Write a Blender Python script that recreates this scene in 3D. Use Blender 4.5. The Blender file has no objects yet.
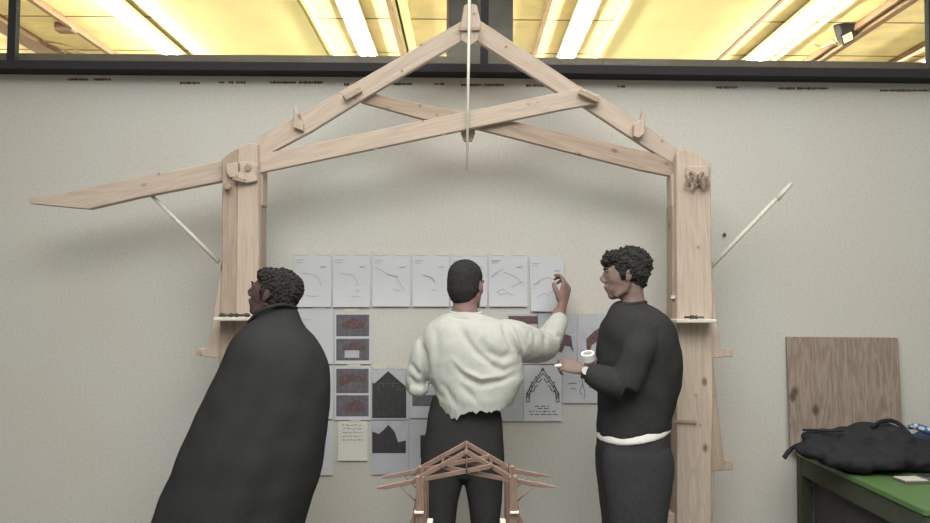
import bpy, bmesh, math, random
import numpy as np
from mathutils import Vector, Matrix, noise
random.seed(7)
PI = math.pi
scene = bpy.context.scene
COL = scene.collection

# ------------------------------------------------------------------ camera
CAM = Vector((0, 0, 1.57)); F = 800.0
cam_d = bpy.data.cameras.new('camera'); cam = bpy.data.objects.new('camera', cam_d); COL.objects.link(cam)
cam_d.sensor_width = 36; cam_d.lens = F / 930 * 36; cam_d.clip_start = 0.02
R = (Matrix.Rotation(math.radians(2.58), 4, 'X') @ Matrix.Rotation(PI / 2, 4, 'X') @ Matrix.Rotation(math.radians(0.45), 4, 'Z'))
cam.matrix_world = Matrix.Translation(CAM) @ R
scene.camera = cam
R3 = R.to_3x3(); R3i = R3.inverted()

def P(px, py, Y):
    d = R3 @ Vector((px - 465, -(py - 261.5), -F))
    return CAM + d * (Y / d.y)
def proj(v):
    c = R3i @ (v - CAM)
    return 465 + F * c.x / -c.z, 261.5 - F * c.y / -c.z
def ppm(Y): return F / Y

# ------------------------------------------------------------------ materials
MATS = {}
def nt(name):
    m = bpy.data.materials.new(name); m.use_nodes = True
    n = m.node_tree; b = n.nodes['Principled BSDF']
    return m, n, b
def plain(name, col, rough=0.8, spec=0.2, noise_amt=0.0, scale=30, bump=0.0, metal=0.0, emit=None, emit_s=0.0, sheen=0.0):
    if name in MATS: return MATS[name]
    m, n, b = nt(name)
    b.inputs['Roughness'].default_value = rough
    b.inputs['Specular IOR Level'].default_value = spec
    b.inputs['Metallic'].default_value = metal
    if sheen: b.inputs['Sheen Weight'].default_value = sheen
    if emit:
        b.inputs['Emission Color'].default_value = (*emit, 1); b.inputs['Emission Strength'].default_value = emit_s
    tc = n.nodes.new('ShaderNodeTexCoord')
    nz = n.nodes.new('ShaderNodeTexNoise'); nz.inputs['Scale'].default_value = scale; nz.inputs['Detail'].default_value = 6
    n.links.new(tc.outputs['Object'], nz.inputs['Vector'])
    rp = n.nodes.new('ShaderNodeValToRGB')
    k = noise_amt
    rp.color_ramp.elements[0].position = .3; rp.color_ramp.elements[1].position = .7
    rp.color_ramp.elements[0].color = (*[c * (1 - k) for c in col], 1)
    rp.color_ramp.elements[1].color = (*[min(1, c * (1 + k)) for c in col], 1)
    n.links.new(nz.outputs['Fac'], rp.inputs['Fac']); n.links.new(rp.outputs['Color'], b.inputs['Base Color'])
    if bump:
        bp = n.nodes.new('ShaderNodeBump'); bp.inputs['Strength'].default_value = bump; bp.inputs['Distance'].default_value = .01
        n.links.new(nz.outputs['Fac'], bp.inputs['Height']); n.links.new(bp.outputs['Normal'], b.inputs['Normal'])
    MATS[name] = m
    return m

def wood(name, c_lo, c_hi, c_knot, sc=1.0, knots=True, kn=.12, gr=.11):
    """grain runs along the object's local X"""
    m, n, b = nt(name); L = n.links; N = n.nodes
    b.inputs['Roughness'].default_value = .75; b.inputs['Specular IOR Level'].default_value = .15
    tc = N.new('ShaderNodeTexCoord'); oi = N.new('ShaderNodeObjectInfo')
    off = N.new('ShaderNodeVectorMath'); off.operation = 'SCALE'; off.inputs[0].default_value = (7.3, 3.1, 9.7)
    L.new(oi.outputs['Random'], off.inputs['Scale'])
    ad = N.new('ShaderNodeVectorMath'); ad.operation = 'ADD'
    L.new(tc.outputs['Object'], ad.inputs[0]); L.new(off.outputs[0], ad.inputs[1])
    mp = N.new('ShaderNodeMapping'); mp.inputs['Scale'].default_value = (1.1 * sc, 9 * sc, 9 * sc); L.new(ad.outputs[0], mp.inputs['Vector'])
    n1 = N.new('ShaderNodeTexNoise'); n1.inputs['Scale'].default_value = 1.6; n1.inputs['Detail'].default_value = 3; n1.inputs['Distortion'].default_value = .6
    L.new(mp.outputs[0], n1.inputs['Vector'])
    ml = N.new('ShaderNodeMath'); ml.operation = 'MULTIPLY'; ml.inputs[1].default_value = 34; L.new(n1.outputs['Fac'], ml.inputs[0])
    sn = N.new('ShaderNodeMath'); sn.operation = 'SINE'; L.new(ml.outputs[0], sn.inputs[0])
    mp2 = N.new('ShaderNodeMapping'); mp2.inputs['Scale'].default_value = (4 * sc, 90 * sc, 90 * sc); L.new(ad.outputs[0], mp2.inputs['Vector'])
    n2 = N.new('ShaderNodeTexNoise'); n2.inputs['Scale'].default_value = 1.5; n2.inputs['Detail'].default_value = 4; L.new(mp2.outputs[0], n2.inputs['Vector'])
    a1 = N.new('ShaderNodeMath'); a1.operation = 'MULTIPLY_ADD'; a1.inputs[1].default_value = gr; a1.inputs[2].default_value = .15; L.new(sn.outputs[0], a1.inputs[0])
    a2 = N.new('ShaderNodeMath'); a2.operation = 'ADD'; L.new(a1.outputs[0], a2.inputs[0])
    a3 = N.new('ShaderNodeMath'); a3.operation = 'MULTIPLY'; a3.inputs[1].default_value = .8; L.new(n2.outputs['Fac'], a3.inputs[0]); L.new(a3.outputs[0], a2.inputs[1])
    rp = N.new('ShaderNodeValToRGB'); rp.color_ramp.elements[0].position = .2; rp.color_ramp.elements[1].position = .75
    rp.color_ramp.elements[0].color = (*c_lo, 1); rp.color_ramp.elements[1].color = (*c_hi, 1)
    L.new(a2.outputs[0], rp.inputs['Fac'])
    # knots
    vo = N.new('ShaderNodeTexVoronoi'); vo.inputs['Scale'].default_value = 5.5 * sc
    mp3 = N.new('ShaderNodeMapping'); mp3.inputs['Scale'].default_value = (.8, 1.3, 1.3); L.new(ad.outputs[0], mp3.inputs['Vector']); L.new(mp3.outputs[0], vo.inputs['Vector'])
    kr = N.new('ShaderNodeValToRGB'); kr.color_ramp.elements[0].position = kn * .4; kr.color_ramp.elements[1].position = kn
    kr.color_ramp.elements[0].color = (1, 1, 1, 1); kr.color_ramp.elements[1].color = (0, 0, 0, 1)
    L.new(vo.outputs['Distance'], kr.inputs['Fac'])
    mx = N.new('ShaderNodeMixRGB'); mx.inputs['Color2'].default_value = (*c_knot, 1)
    if knots: L.new(kr.outputs['Color'], mx.inputs['Fac'])
    else: mx.inputs['Fac'].default_value = 0
    L.new(rp.outputs['Color'], mx.inputs['Color1']); L.new(mx.outputs['Color'], b.inputs['Base Color'])
    bp = N.new('ShaderNodeBump'); bp.inputs['Strength'].default_value = .15; bp.inputs['Distance'].default_value = .003
    L.new(a2.outputs[0], bp.inputs['Height']); L.new(bp.outputs['Normal'], b.inputs['Normal'])
    return m

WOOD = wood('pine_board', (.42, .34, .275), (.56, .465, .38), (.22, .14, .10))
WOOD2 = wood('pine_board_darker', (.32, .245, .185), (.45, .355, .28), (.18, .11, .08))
WOODP = wood('plywood_panel', (.20, .15, .12), (.36, .29, .24), (.12, .08, .06), 1.15, kn=.20, gr=.12)
WOODM = wood('model_timber', (.14, .09, .07), (.25, .175, .14), (.1, .06, .04), 6, False)
PALE = plain('pale_rod', (.66, .62, .54), .6, noise_amt=.05)
PEG = plain('peg_wood', (.36, .28, .21), .8, noise_amt=.2)
BLACK = plain('black_cloth', (.038, .038, .038), .95, 0.05, .08, 60)
DARKFR = plain('window_frame_paint', (.036, .036, .038), .8, .08, .05)
HAIR = plain('black_hair', (.035, .034, .033), .9, .08, .2, 80)
SKIN1 = plain('skin_deep_brown', (.10, .06, .056), .6, .25, .08, 25)
SKIN2 = plain('skin_brown', (.25, .16, .14), .6, .25, .08, 25)
SKIN3 = plain('skin_light', (.225, .155, .135), .6, .25, .06, 25)
SKIN3H = SKIN3
WHITEJ = plain('white_sweatshirt', (.49, .50, .46), .95, .05, .04, 40, sheen=.1)
TEE = plain('white_tee', (.78, .78, .76), .9, .05)
EYEW = plain('eye_white', (.6, .58, .55), .3, .4)
IRIS = plain('iris_brown', (.03, .02, .015), .3, .4)
SHOE = plain('dark_shoe', (.05, .05, .055), .6, .2)
PAPER = plain('paper', (.56, .575, .60), .9, .05, .03, 6)
PAPERB = plain('paper_grey', (.47, .48, .51), .9, .05, .05, 9)
NOTE = plain('note_paper', (.66, .66, .59), .9, .05, .03, 9)
INK = plain('pencil_line', (.36, .37, .39), .9, .0)
INKD = plain('dark_ink', (.09, .09, .10), .9, .0)
PHOTO_G = plain('print_dark_grey', (.058, .058, .06), .7, .1, .15, 60)
PHOTO_M = plain('print_slate', (.135, .13, .145), .7, .1, .22, 40)
PHOTO_R = plain('print_rust', (.135, .09, .09), .7, .1, .3, 60)
PHOTO_S = plain('print_sky', (.45, .46, .50), .7, .1, .1, 20)
TAPE = plain('masking_tape', (.61, .585, .49), .8, .1, .05)
STAMP = plain('stamp_ink', (.13, .075, .06), .9, .0, .3, 80)
METAL = plain('dark_steel', (.10, .10, .10), .4, .5, metal=.6)

# ------------------------------------------------------------------ object helpers
def empty(name, loc, label, cat, group=None):
    o = bpy.data.objects.new(name, None); COL.objects.link(o); o.location = loc
    o.empty_display_size = .1
    o['label'] = label; o['category'] = cat
    if group: o['group'] = group
    return o
def tag(o, label, cat, group=None):
    o['label'] = label; o['category'] = cat
    if group: o['group'] = group
    return o
def wloc(o):
    v = Vector((0, 0, 0))
    while o is not None: v += Vector(o.location); o = o.parent
    return v
def link(name, bm, mat, parent=None, origin=None, rot=None, smooth=False, bevel=0.0):
    """bm in world coordinates -> one mesh object; parents carry translation only"""
    bmesh.ops.recalc_face_normals(bm, faces=bm.faces)
    if bevel:
        bmesh.ops.bevel(bm, geom=[e for e in bm.edges if len(e.link_faces) == 2 and e.calc_face_angle(0) > .5], offset=bevel, segments=1, affect='EDGES', clamp_overlap=True)
    me = bpy.data.meshes.new(name)
    if origin is None:
        vs = [v.co for v in bm.verts]
        origin = Vector([(min(v[i] for v in vs) + max(v[i] for v in vs)) / 2 for i in range(3)])
    rot = rot or Matrix.Identity(3)
    W = Matrix.Translation(origin) @ rot.to_4x4()
    bmesh.ops.transform(bm, matrix=W.inverted(), verts=bm.verts)
    bm.to_mesh(me); bm.free()
    if smooth: me.polygons.foreach_set('use_smooth', [True] * len(me.polygons))
    if mat: me.materials.append(mat)
    o = bpy.data.objects.new(name, me); COL.objects.link(o)
    pw = Vector((0, 0, 0))
    if parent:
        o.parent = parent; pw = wloc(parent)
        if parent.type == 'MESH' and parent.rotation_euler.to_matrix() != Matrix.Identity(3):
            o.matrix_parent_inverse = (Matrix.Translation(pw) @ parent.rotation_euler.to_matrix().to_4x4()).inverted(); pw = Vector((0, 0, 0))
    o.location = Vector(origin) - pw
    o.rotation_euler = rot.to_euler()
    return o
def rotY(a): return Matrix.Rotation(a, 3, 'Y')
def add_prism(bm, pts, y0, y1):
    """polygon at front y0 (list of (x,z)), extruded to y1"""
    a = [bm.verts.new((x, y0, z)) for x, z in pts]; b = [bm.verts.new((x, y1, z)) for x, z in pts]
    bm.faces.new(a); bm.faces.new(b[::-1]); n = len(pts)
    for i in range(n):
        bm.faces.new((a[i], b[i], b[(i + 1) % n], a[(i + 1) % n]))
def board(name, pxs, Y0, th, mat, parent=None, grain=None, bevel=.003):
    """board outlined in the photo's pixels at depth Y0, th thick; grain = (px0,px1) direction"""
    pts = [P(x, y, Y0) for x, y in pxs]
    bm = bmesh.new(); add_prism(bm, [(p.x, p.z) for p in pts], Y0, Y0 + th)
    if grain is None:
        d = max(((pts[i] - pts[j]) for i in range(len(pts)) for j in range(i)), key=lambda v: v.length)
    else:
        d = P(*grain[1], Y0) - P(*grain[0], Y0)
    a = -math.atan2(d.z, d.x)
    return link(name, bm, mat, parent, rot=rotY(a), bevel=bevel)
def add_box(bm, lo, hi):
    r = bmesh.ops.create_cube(bm, size=1)
    bmesh.ops.transform(bm, matrix=Matrix.Translation([(a + b) / 2 for a, b in zip(lo, hi)]) @ Matrix.Diagonal([b - a for a, b in zip(lo, hi)] + [1]), verts=r['verts'])
def add_bar(bm, p, q, w, h=None, n=None, r2=None):
    """bar between two points; n sides (round) or square"""
    p, q = Vector(p), Vector(q); d = q - p
    rot = d.to_track_quat('Z', 'Y').to_matrix().to_4x4()
    if n is None:
        r = bmesh.ops.create_cube(bm, size=1); S = Matrix.Diagonal((w, h or w, d.length, 1))
    else:
        r = bmesh.ops.create_cone(bm, segments=n, radius1=w, radius2=(r2 if r2 is not None else w), depth=d.length, cap_ends=True); S = Matrix.Identity(4)
    bmesh.ops.transform(bm, matrix=Matrix.Translation((p + q) / 2) @ rot @ S, verts=r['verts'])
def add_tube(bm, pts, rad, n=12, flat=1.0, flat_dir=None):
    """round tube along points with per-point radii, closed ends"""
    pts = [Vector(p) for p in pts]; rings = []
    for i, p in enumerate(pts):
        t = (pts[min(i + 1, len(pts) - 1)] - pts[max(i - 1, 0)]).normalized()
        ref = Vector(flat_dir) if flat_dir is not None else Vector((0.13, 1, 0.07))
        u = t.cross(ref).normalized(); v = t.cross(u).normalized(); r = rad[i] if isinstance(rad, (list, tuple)) else rad
        rings.append([bm.verts.new(p + u * math.cos(a) * r + v * math.sin(a) * r * flat) for a in [2 * PI * k / n for k in range(n)]])
    for a, b in zip(rings, rings[1:]):
        for k in range(n): bm.faces.new((a[k], a[(k + 1) % n], b[(k + 1) % n], b[k]))
    bm.faces.new(rings[0][::-1]); bm.faces.new(rings[-1])
def smooth_path(pts, rad, m=4):
    """catmull-rom refine"""
    P_ = [Vector(p) for p in pts]; o, r = [], []
    for i in range(len(P_) - 1):
        p0, p1, p2, p3 = P_[max(i - 1, 0)], P_[i], P_[i + 1], P_[min(i + 2, len(P_) - 1)]
        for k in range(m):
            t = k / m
            o.append(.5 * ((2 * p1) + (-p0 + p2) * t + (2 * p0 - 5 * p1 + 4 * p2 - p3) * t * t + (-p0 + 3 * p1 - 3 * p2 + p3) * t ** 3))
            r.append(rad[i] * (1 - t) + rad[i + 1] * t)
    o.append(P_[-1]); r.append(rad[-1]); return o, r
def add_ell(bm, c, r, M=None, seg=20):
    X = Matrix.Translation(c) @ Matrix.Diagonal((*r, 1))
    if M: X = M @ X
    nr = seg // 2 + 2; V = bm.verts.new; rings = []
    for j in range(1, nr):
        t = PI * j / nr; st, ct = math.sin(t), math.cos(t)
        rings.append([V(X @ Vector((st * math.cos(2 * PI * k / seg), st * math.sin(2 * PI * k / seg), ct))) for k in range(seg)])
    a, b = V(X @ Vector((0, 0, 1))), V(X @ Vector((0, 0, -1)))
    for k in range(seg):
        k2 = (k + 1) % seg
        bm.faces.new((a, rings[0][k], rings[0][k2])); bm.faces.new((b, rings[-1][k2], rings[-1][k]))
        for p, q in zip(rings, rings[1:]): bm.faces.new((p[k], q[k], q[k2], p[k2]))
def add_loft(bm, rows, n=48, p=2.0):
    """rows: (z, cx, rx, cy, ry) bottom to top or top to bottom; horizontal elliptical sections, closed"""
    rings = []
    for z, cx, rx, cy, ry in rows:
        rg = []
        for k in range(n):
            a = 2 * PI * k / n; c, s = math.cos(a), math.sin(a)
            rg.append(bm.verts.new((cx + rx * math.copysign(abs(c) ** (2 / p), c), cy + ry * math.copysign(abs(s) ** (2 / p), s), z)))
        rings.append(rg)
    for a, b in zip(rings, rings[1:]):
        for k in range(n): bm.faces.new((a[k], a[(k + 1) % n], b[(k + 1) % n], b[k]))
    bm.faces.new(rings[0][::-1]); bm.faces.new(rings[-1])
def sil(rows, Y):
    """pixel silhouette rows (py, xl, xr, ry[, cy]) -> loft rows at depth Y"""
    out = []
    for r in rows:
        a, b = P(r[1], r[0], Y), P(r[2], r[0], Y)
        out.append(((a.z + b.z) / 2, (a.x + b.x) / 2, (b.x - a.x) / 2, r[4] if len(r) > 4 else Y, r[3]))
    return out
def dens(rows, m=5):
    o = []
    A = np.array(rows, float)
    for i in range(len(A) - 1):
        p0, p1, p2, p3 = A[max(i - 1, 0)], A[i], A[i + 1], A[min(i + 2, len(A) - 1)]
        for k in range(m):
            t = k / m
            q = .5 * ((2 * p1) + (-p0 + p2) * t + (2 * p0 - 5 * p1 + 4 * p2 - p3) * t * t + (-p0 + 3 * p1 - 3 * p2 + p3) * t ** 3)
            o.append(tuple(q))
    o.append(tuple(A[-1])); return o
def remesh(bm, vox, smooth=2, fac=.5):
    me = bpy.data.meshes.new('tmp'); bmesh.ops.recalc_face_normals(bm, faces=bm.faces); bm.to_mesh(me); bm.free()
    o = bpy.data.objects.new('tmp', me); COL.objects.link(o)
    r = o.modifiers.new('r', 'REMESH'); r.mode = 'VOXEL'; r.voxel_size = vox; r.adaptivity = 0
    if smooth:
        s = o.modifiers.new('s', 'SMOOTH'); s.iterations = smooth; s.factor = fac
    dg = bpy.context.evaluated_depsgraph_get(); dg.update()
    ev = o.evaluated_get(dg); m2 = bpy.data.meshes.new_from_object(ev)
    b2 = bmesh.new(); b2.from_mesh(m2)
    bpy.data.objects.remove(o); bpy.data.meshes.remove(me); bpy.data.meshes.remove(m2)
    b2.normal_update()
    return b2
def creases(bm, lines, Yp, facing=-1):
    """push vertices facing the camera side along their normal near polylines given in pixels: (points, width px, depth m)"""
    for v in bm.verts:
        if v.normal.y * facing < .05: continue
        x, y = proj(v.co); d = 0
        for pts, w, dep in lines:
            best = 1e9; w = w * 1.25; fx = 1; tot = len(pts) - 1
            if x < min(p[0] for p in pts) - 4 * w or x > max(p[0] for p in pts) + 4 * w: continue
            for si, ((x0, y0), (x1, y1)) in enumerate(zip(pts, pts[1:])):
                L2 = (x1 - x0) ** 2 + (y1 - y0) ** 2; t = max(0, min(1, ((x - x0) * (x1 - x0) + (y - y0) * (y1 - y0)) / L2))
                dd = (x - x0 - t * (x1 - x0)) ** 2 + (y - y0 - t * (y1 - y0)) ** 2
                if dd < best: best = dd; fx = math.sin(PI * min(.97, max(.03, (si + t) / tot))) ** .7
            if best < (4 * w) ** 2: d -= 1.05 * fx * dep * math.exp(-best / (w * w))
        if d: v.co += v.normal * d * min(1, abs(v.normal.y) * 2)
def wrinkle(bm, amp, sc, stretch=(1, 1, 1)):
    for v in bm.verts:
        q = Vector((v.co.x * stretch[0], v.co.y * stretch[1], v.co.z * stretch[2])) * sc
        v.co += v.normal * amp * noise.noise(q)

# ------------------------------------------------------------------ the room
YW = 4.30       # front face of the back wall
def struct(name, lo, hi, mat, **k):
    bm = bmesh.new(); add_box(bm, lo, hi)
    o = link(name, bm, mat, origin=Vector((0, 0, 0)), **k); o['kind'] = 'structure'; return o

def wall_mat():
    m, n, b = nt('painted_panel_wall'); N = n.nodes; L = n.links
    b.inputs['Roughness'].default_value = .85; b.inputs['Specular IOR Level'].default_value = .15
    tc = N.new('ShaderNodeTexCoord')
    n1 = N.new('ShaderNodeTexNoise'); n1.inputs['Scale'].default_value = 1.3; n1.inputs['Detail'].default_value = 5
    n2 = N.new('ShaderNodeTexNoise'); n2.inputs['Scale'].default_value = 70; n2.inputs['Detail'].default_value = 3
    n3 = N.new('ShaderNodeTexNoise'); n3.inputs['Scale'].default_value = 260; n3.inputs['Detail'].default_value = 2
    for q in (n1, n2, n3): L.new(tc.outputs['Object'], q.inputs['Vector'])
    r1 = N.new('ShaderNodeValToRGB'); r1.color_ramp.elements[0].position = .3; r1.color_ramp.elements[1].position = .7
    r1.color_ramp.elements[0].color = (.60, .575, .515, 1); r1.color_ramp.elements[1].color = (.60, .60, .565, 1)
    L.new(n1.outputs['Fac'], r1.inputs['Fac'])
    r2 = N.new('ShaderNodeValToRGB'); r2.color_ramp.elements[0].position = .3; r2.color_ramp.elements[1].position = .65
    r2.color_ramp.elements[0].color = (.90, .90, .90, 1); r2.color_ramp.elements[1].color = (1, 1, 1, 1)
    L.new(n2.outputs['Fac'], r2.inputs['Fac'])
    mx = N.new('ShaderNodeMixRGB'); mx.blend_type = 'MULTIPLY'; mx.inputs['Fac'].default_value = 1
    L.new(r1.outputs['Color'], mx.inputs['Color1']); L.new(r2.outputs['Color'], mx.inputs['Color2'])
    L.new(mx.outputs['Color'], b.inputs['Base Color'])
    bp = N.new('ShaderNodeBump'); bp.inputs['Strength'].default_value = .25; bp.inputs['Distance'].default_value = .004
    L.new(n3.outputs['Fac'], bp.inputs['Height']); L.new(bp.outputs['Normal'], b.inputs['Normal'])
    return m
WALL = wall_mat()
CEILM = plain('studio_ceiling_paint', (.7, .7, .68), .9, .1, .03, 4)
FLOORM = plain('concrete_floor', (.22, .215, .205), .8, .2, .12, 5, .1)
SIDEW = plain('side_wall_paint', (.42, .42, .40), .9, .1, .03, 4)
ZS = P(465, 78, YW).z          # top of the wall panel / underside of frame
ZF = P(465, 63, YW - .05).z
struct('floor', (-5, -4.5, -.1), (5, YW, 0), FLOORM)
struct('ceiling', (-5, -4.5, 3.95), (5, YW, 4.05), CEILM)
struct('wall_left', (-5.1, -4.6, -.1), (-5, YW + .2, 4.05), SIDEW)
struct('wall_right', (5, -4.6, -.1), (5.1, YW + .2, 4.05), SIDEW)
struct('wall_front', (-5, -4.6, -.1), (5, -4.5, 4.05), SIDEW)
wb = struct('wall_back', (-5, YW, -.1), (5, YW + .2, ZS + .02), WALL)
struct('wall_back_lintel', (-5, YW, 3.5), (5, YW + .2, 4.05), SIDEW)
# window: long bottom rail, mullions, panes
def rail_px(name, pts, Y, y0, y1, mat, parent=None):
    q = [P(x, y, Y) for x, y in pts]; bm = bmesh.new(); add_prism(bm, [(p.x, p.z) for p in q], y0, y1); return link(name, bm, mat, parent, origin=Vector((0, 0, 0)))
wf = rail_px('window_1', [(-450, 56), (0, 60), (465, 63.5), (930, 69), (1380, 75), (1380, 84), (930, 77.6), (700, 74.8), (465, 71.7), (0, 68.2), (-450, 65)], YW - .12, YW - .12, YW + .1, DARKFR)
wf['kind'] = 'structure'
def mull(x0, x1, y0=YW - .03, y1=YW + .01):
    a = P(x0, 30, YW - .03); b = P(x1, 30, YW - .03)
    bm = bmesh.new(); add_box(bm, (a.x, y0, ZF - .03), (b.x, y1, 3.5)); return link('window_mullion', bm, DARKFR, wf)
mull(7.5, 15.5); mull(480.5, 488.5); mull(929, 938)
bm = bmesh.new(); add_box(bm, (-5, YW - .05, 3.44), (5, YW + .12, 3.5)); link('window_head_rail', bm, DARKFR, wf)
# greyish inner sill seen through the glass
INS = plain('inner_sill', (.13, .115, .09), .6, .3, .1, 12)
rail_px('window_sill', [(-450, 50), (0, 53), (465, 56.5), (930, 62.5), (1380, 70), (1380, 84), (930, 84), (465, 74), (-450, 70)], YW + .13, YW + .13, YW + .2, INS, wf)
gm, gn, gb = nt('window_glass')
gn.nodes.remove(gb); tr = gn.nodes.new('ShaderNodeBsdfTransparent'); gl = gn.nodes.new('ShaderNodeBsdfGlossy'); gl.inputs['Roughness'].default_value = .03
fr = gn.nodes.new('ShaderNodeFresnel'); fr.inputs['IOR'].default_value = 1.10; ms = gn.nodes.new('ShaderNodeMixShader')
gn.links.new(fr.outputs[0], ms.inputs[0]); gn.links.new(tr.outputs[0], ms.inputs[1]); gn.links.new(gl.outputs[0], ms.inputs[2]); gn.links.new(ms.outputs[0], gn.nodes['Material Output'].inputs['Surface'])
xs = [-5, P(11, 30, YW).x, P(484, 30, YW).x, P(932, 30, YW).x, 5]
for a, b in zip(xs, xs[1:]):
    bm = bmesh.new(); add_box(bm, (a, YW + .04, ZS + .03), (b, YW + .046, 3.5)); link('window_pane', bm, gm, wf)

# stamped marks along the top of the wall panels
bm = bmesh.new()
for x0, x1, y in [(68, 88, 78), (94, 111, 78), (180, 200, 81.5), (219, 224, 81), (229, 234, 81), (236, 246, 81), (270, 296, 81), (299, 323, 81), (344, 349, 83), (390, 412, 82.5),
                  (434, 439, 82.5), (440, 444, 82.5), (461, 482, 83.5), (484, 504, 83.5), (526, 547, 84), (617, 625, 85), (716, 738, 86), (778, 795, 87), (797, 828, 87), (880, 929, 89)]:
    x = x0
    while x < x1:
        w = random.uniform(1.0, 2.6); h = random.uniform(1.6, 2.8)
        a = P(x, y - h / 2 - 1 + 2.5, YW); b = P(min(x + w, x1), y + h / 2 - 1 + 2.5, YW)
        add_box(bm, (a.x, YW - .0012, b.z), (b.x, YW + .001, a.z)); x += w + random.uniform(.2, .7)
link('stamped_marks', bm, STAMP, wb)
bm = bmesh.new(); add_bar(bm, P(724.5, 234.5, YW - .015), P(724.5, 234.5, YW + .003), .009, n=12); link('screw_head', bm, METAL, wb)

# ------------------------------------------------------------------ next room
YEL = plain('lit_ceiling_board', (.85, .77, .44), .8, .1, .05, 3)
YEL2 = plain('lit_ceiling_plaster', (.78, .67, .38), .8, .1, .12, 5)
NZ = 3.6
nc = struct('ceiling_next_room', (-8, YW + .2, NZ), (8, 11, NZ + .1), YEL2)
struct('floor_next_room', (-8, YW + .2, -.1), (8, 11, 0), FLOORM)
struct('wall_next_left', (-8.1, YW + .2, -.1), (-8, 11, NZ + .1), SIDEW)
struct('wall_next_right', (8, YW + .2, -.1), (8.1, 11, NZ + .1), SIDEW)
struct('wall_next_back', (-8, 11, -.1), (8, 11.1, NZ + .1), SIDEW)
def cx(px, py):          # point on next room's ceiling under that pixel
    d = R3 @ Vector((px - 465, -(py - 261.5), -F)); return CAM + d * ((NZ - CAM.z) / d.z)
# smooth bright panels between the tube rows, boards and rails all run towards the viewer
for a, b in [(199, 330), (405, 418), (597, 716)]:
    p0, p1 = cx(a, 56), cx(b, 56)
    bm = bmesh.new(); add_box(bm, (p0.x, 4.9, NZ - .03), (p1.x, 10, NZ - .004)); o = link('ceiling_panel', bm, YEL, nc); 
RAIL = plain('brown_rail', (.23, .15, .10), .6, .3, .1)
CREAM = plain('cream_batten', (.72, .66, .46), .6, .2)
def rail(px, py, w, h, mat, name='ceiling_rail', z=NZ, y0=4.9):
    p = cx(px, py); bm = bmesh.new(); add_box(bm, (p.x - w / 2, y0, z - h), (p.x + w / 2, 10.5, z - .003)); return link(name, bm, mat, nc)
rail(115.5, 53, .035, .05, RAIL); rail(111, 53, .02, .03, RAIL); rail(200, 54, .02, .02, RAIL); rail(336.5, 57, .03, .05, CREAM, 'ceiling_batten'); rail(403.5, 56, .035, .04, RAIL)
rail(533, 56, .03, .04, RAIL); rail(596, 58, .03, .05, CREAM, 'ceiling_batten'); rail(717, 58, .03, .03, RAIL); rail(815, 58, .05, .07, RAIL); rail(807, 58, .025, .05, RAIL)
rail(44, 46, .16, .05, RAIL); rail(410, 57, .015, .03, RAIL); rail(775, 58, .02, .03, CREAM, 'ceiling_batten'); rail(894, 59, .05, .05, RAIL)
for y in (5.75, 6.55, 7.3):
    bm = bmesh.new(); add_box(bm, (-7.9, y, NZ - .004), (7.9, y + .012, NZ + .001)); link('board_joint', bm, RAIL, nc)
TUBEM = plain('tube_glow', (1, .95, .7), .5, emit=(1, .93, .68), emit_s=150)
HOUS = plain('fixture_white', (.75, .72, .6), .5, .3)
labels = {-30: 'fluorescent tube light beyond the glass, outermost at the far left edge', 186: 'long fluorescent tube light beyond the glass, above the left beam',
          372: 'long fluorescent tube light beyond the glass, just left of the roof apex', 563: 'long fluorescent tube light beyond the glass, just right of the roof apex',
          749: 'long fluorescent tube light beyond the glass, left of the small black floodlight', 925: 'long fluorescent tube light beyond the glass, at the right edge past the floodlight'}
for px, lb in labels.items():
    p = cx(px, 57)
    t = empty('ceiling_light', (p.x, 7.4, NZ - .03), lb, 'ceiling light', 'tube lights in the next room')
    bm = bmesh.new(); add_box(bm, (p.x - .07, 5.0, NZ - .07), (p.x + .07, 9.8, NZ - .031)); link('light_housing', bm, HOUS, t)
    for s in (-1, 1):
        bm = bmesh.new(); add_bar(bm, (p.x + s * .035, 5.02, NZ - .085), (p.x + s * .035, 9.78, NZ - .085), .014, n=10); link('light_tube', bm, TUBEM, t, smooth=True)
# pillar right behind the glass
PILL = plain('grey_pillar', (.15, .15, .13), .7, .2, .15, 10)
a, b = P(449, 30, 4.62), P(513, 30, 4.62)
struct('pillar_next_room', (a.x, 4.62, 0), (b.x, 4.9, NZ), PILL)
bm = bmesh.new(); add_box(bm, (P(446.5, 30, 4.6).x, 4.6, 0), (P(449, 30, 4.6).x, 4.64, NZ)); o = link('trim_1', bm, RAIL); o['kind'] = 'structure'
# black floodlight
q = cx(845, 26) ; q.z -= .06; 
f = empty('floodlight', q, 'small black floodlight with a pale square face hanging under the yellow ceiling', 'floodlight')
Rm = Matrix.Rotation(math.radians(-28), 4, 'Y') @ Matrix.Rotation(math.radians(25), 4, 'X')
def rb(name, c, s, mat):
    bm = bmesh.new(); g = bmesh.ops.create_cube(bm, size=1); bmesh.ops.transform(bm, matrix=Matrix.Translation(q) @ Rm @ Matrix.Translation(c) @ Matrix.Diagonal((*s, 1)), verts=g['verts']); return link(name, bm, mat, f, bevel=.004)
rb('lamp_body', (0.01, 0, .03), (.12, .09, .13), DARKFR); rb('lamp_face', (-.02, -.05, -.015), (.075, .02, .06), plain('lamp_glass', (.8, .78, .6), .3, .4)); rb('lamp_frame', (-.02, -.044, -.015), (.10, .02, .085), DARKFR)
bm = bmesh.new(); add_bar(bm, q + Vector((0, 0, .05)), (q.x, q.y, NZ), .012, n=8); link('lamp_bracket', bm, METAL, f)
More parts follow.
